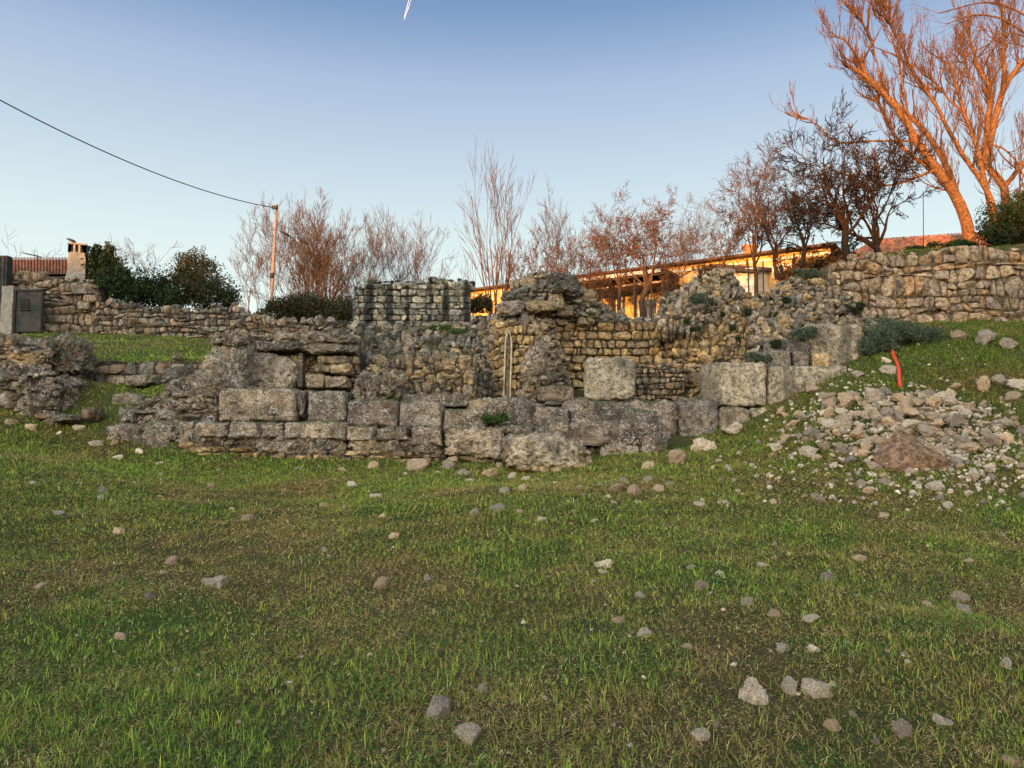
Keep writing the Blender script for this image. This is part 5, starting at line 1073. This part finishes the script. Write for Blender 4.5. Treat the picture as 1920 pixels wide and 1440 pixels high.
# ================================================================== grass
rs = np.random.default_rng(5)
def blades(N, y0, y1, pw, hs, ws, far=False, slope=None):
    u = rs.random(N); Y = (y0 ** pw + u * (y1 ** pw - y0 ** pw)) ** (1 / pw); X = rs.uniform(-1, 1, N) * (Y * .72 + 1.4)
    return X, Y
X1, Y1 = blades(780000, 2.6, 21.5, 1.15, 0, 0)
X2 = rs.uniform(-17, -6, 26000); Y2 = rs.uniform(20.4, 26.2, 26000)
X3 = rs.uniform(5, 16.5, 60000); Y3 = rs.uniform(14, 21, 60000)
X4 = rs.uniform(9, 16.5, 14000); Y4 = rs.uniform(21.8, 25, 14000)
X = np.concatenate([X1, X2, X3, X4]); Y = np.concatenate([Y1, Y2, Y3, Y4])
# the stone platform itself carries no grass
ex = ((X > -7.9) & (X < 4.2) & (Y > 17.0 + .05 * np.abs(X))) & (Y < 24); ex |= (X >= 4.2) & (X < 8.6) & (Y > 18.6); ex |= (X >= 4.2) & (X < 6.0) & (Y > 18.1); X, Y = X[~ex], Y[~ex]
# grow in clumps
cl = np.stack([np.floor(X * 14), np.floor(Y * 14)], -1); hx = _h(cl[:, 0].astype(np.int64) & 0xffffffff, cl[:, 1].astype(np.int64) & 0xffffffff, np.zeros(len(X), np.int64), 9)
jx = (np.floor(X * 14) + .5 + hx * .3) / 14; pull = (rs.random(len(X)) < .55) * .6; X = X + (jx - X) * pull
P2 = np.stack([X, Y, 0 * X], -1); patch = fbm(P2 * .55, 4, 41) ; fine = fbm(P2 * 3.3, 3, 42); dry = patch * 1.05 + fine * .5 - .02 - .4 * sm(11, 15, Y) + .3 * sm(4, 1.5, np.abs(X - 1) ) * sm(14, 9, Y) - .2 * sm(6.2, 4.5, Y)
keep = rs.random(len(X)) < np.clip(.88 - .35 * sm(.3, .7, dry) + .3 * fine, .25, 1); X, Y, dry, fine, hx = [q[keep] for q in (X, Y, dry, fine, hx)]; n = len(X)
Z = G(X, Y) - .008; straw = rs.random(n) < np.clip(.34 + .5 * dry, .15, .8)
lod = np.clip(Y / 5.5, .8, 3.2); h = rs.gamma(5, .2, n) * .034 * (1 + .35 * (hx > .45)) * (1 + .35 * sm(6.5, 4.0, Y)) * (1 + .25 * fine) * (1 + .25 * sm(12, 17, Y)); h[straw] *= 1.15; wd_ = rs.uniform(.0018, .0042, n) * lod; wd_[straw] *= .6
an = rs.uniform(0, 2 * pi, n); lean = np.where(straw, rs.uniform(.9, 2.6, n), rs.uniform(.1, .9, n)); dx = np.cos(an); dy = np.sin(an); fa = rs.uniform(0, 2 * pi, n); wx = np.cos(fa) * wd_; wy = np.sin(fa) * wd_
hz = h / np.sqrt(1 + lean ** 2); r = lean * hz
b = np.stack([X, Y, Z], -1); wv = np.stack([wx, wy, 0 * wx], -1)
m = b + np.stack([dx * r * .35, dy * r * .35, hz * .62], -1); tp = b + np.stack([dx * r, dy * r, hz], -1)
V = np.stack([b - wv, b + wv, m + wv * .8, m - wv * .8, tp], 1).reshape(-1, 3); i0 = np.arange(n) * 5
GC = np.array([(.12, .19, .022), (.145, .215, .03), (.07, .13, .02), (.21, .22, .04), (.14, .21, .04), (.04, .08, .014)]); SC = np.array([(.42, .31, .11), (.34, .21, .08), (.52, .41, .18), (.2, .12, .045), (.38, .2, .09)])
C = 1.35 * GC[rs.integers(0, 6, n)] * rs.uniform(.5, 1.4, (n, 1)) * (1 + .35 * hx[:, None]); yel = np.clip(dry * .6 + .25, 0, .8)[:, None]; C = C * (1 - yel * .5) + np.array([.3, .27, .06]) * yel * .5
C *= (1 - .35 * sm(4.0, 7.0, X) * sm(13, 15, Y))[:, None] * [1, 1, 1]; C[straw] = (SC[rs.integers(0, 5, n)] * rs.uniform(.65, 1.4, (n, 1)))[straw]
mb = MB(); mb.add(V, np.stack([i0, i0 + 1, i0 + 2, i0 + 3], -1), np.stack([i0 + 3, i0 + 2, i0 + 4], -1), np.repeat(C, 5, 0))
# short dead stalks lying flat on the soil
ns = 480000; Ys = (2.6 ** 1.15 + rs.random(ns) * (17.5 ** 1.15 - 2.6 ** 1.15)) ** (1 / 1.15); Xs = rs.uniform(-1, 1, ns) * (Ys * .72 + 1.2); qq = fbm(np.stack([Xs * .8, Ys * .8, 0 * Xs], -1), 4, 55); kp = (rs.random(ns) < np.clip(.55 + .6 * qq, .15, 1)) & ~((Xs > -7.9) & (Xs < 4.2) & (Ys > 17)); Xs, Ys = Xs[kp], Ys[kp]; ns = len(Xs)
an = rs.uniform(0, 2 * pi, ns); ll = rs.uniform(.012, .05, ns) * np.clip(Ys / 7, .8, 2); ww = rs.uniform(.0012, .003, ns) * np.clip(Ys / 5, .8, 3); dd = np.stack([np.cos(an) * ll, np.sin(an) * ll, rs.uniform(-.1, .45, ns) * ll], -1); pp = np.stack([-np.sin(an) * ww, np.cos(an) * ww, 0 * an], -1)
P0 = np.stack([Xs, Ys, G(Xs, Ys) + rs.uniform(0, .014, ns)], -1); P1 = P0 + dd * .55 + pp * rs.normal(size=(ns, 1)) * 1.5; P2_ = P0 + dd
Vs = np.stack([P0 - pp, P0 + pp, P1 + pp, P1 - pp, P2_], 1).reshape(-1, 3); i0 = np.arange(ns) * 5; Cs = SC[rs.integers(0, 5, ns)] * rs.uniform(.45, 1.75, (ns, 1))
mb.add(Vs, np.stack([i0, i0 + 1, i0 + 2, i0 + 3], -1), np.stack([i0 + 3, i0 + 2, i0 + 4], -1), np.repeat(Cs, 5, 0))
# small broad leaves of clover and weeds low in the turf
nl = 120000; Yl = (2.6 ** 1.2 + rs.random(nl) * (16 ** 1.2 - 2.6 ** 1.2)) ** (1 / 1.2); Xl = rs.uniform(-1, 1, nl) * (Yl * .72 + 1); cc = noise(np.stack([Xl * 1.3, Yl * 1.3, 0 * Xl], -1), 77) > .1; Xl, Yl = Xl[cc], Yl[cc]
PL = np.stack([Xl, Yl, G(Xl, Yl) + rs.uniform(.004, .03, len(Xl))], -1); addleaves(mb, PL, .013, rs, [(.06, .14, .03), (.08, .16, .04), (.04, .1, .02)], 0)
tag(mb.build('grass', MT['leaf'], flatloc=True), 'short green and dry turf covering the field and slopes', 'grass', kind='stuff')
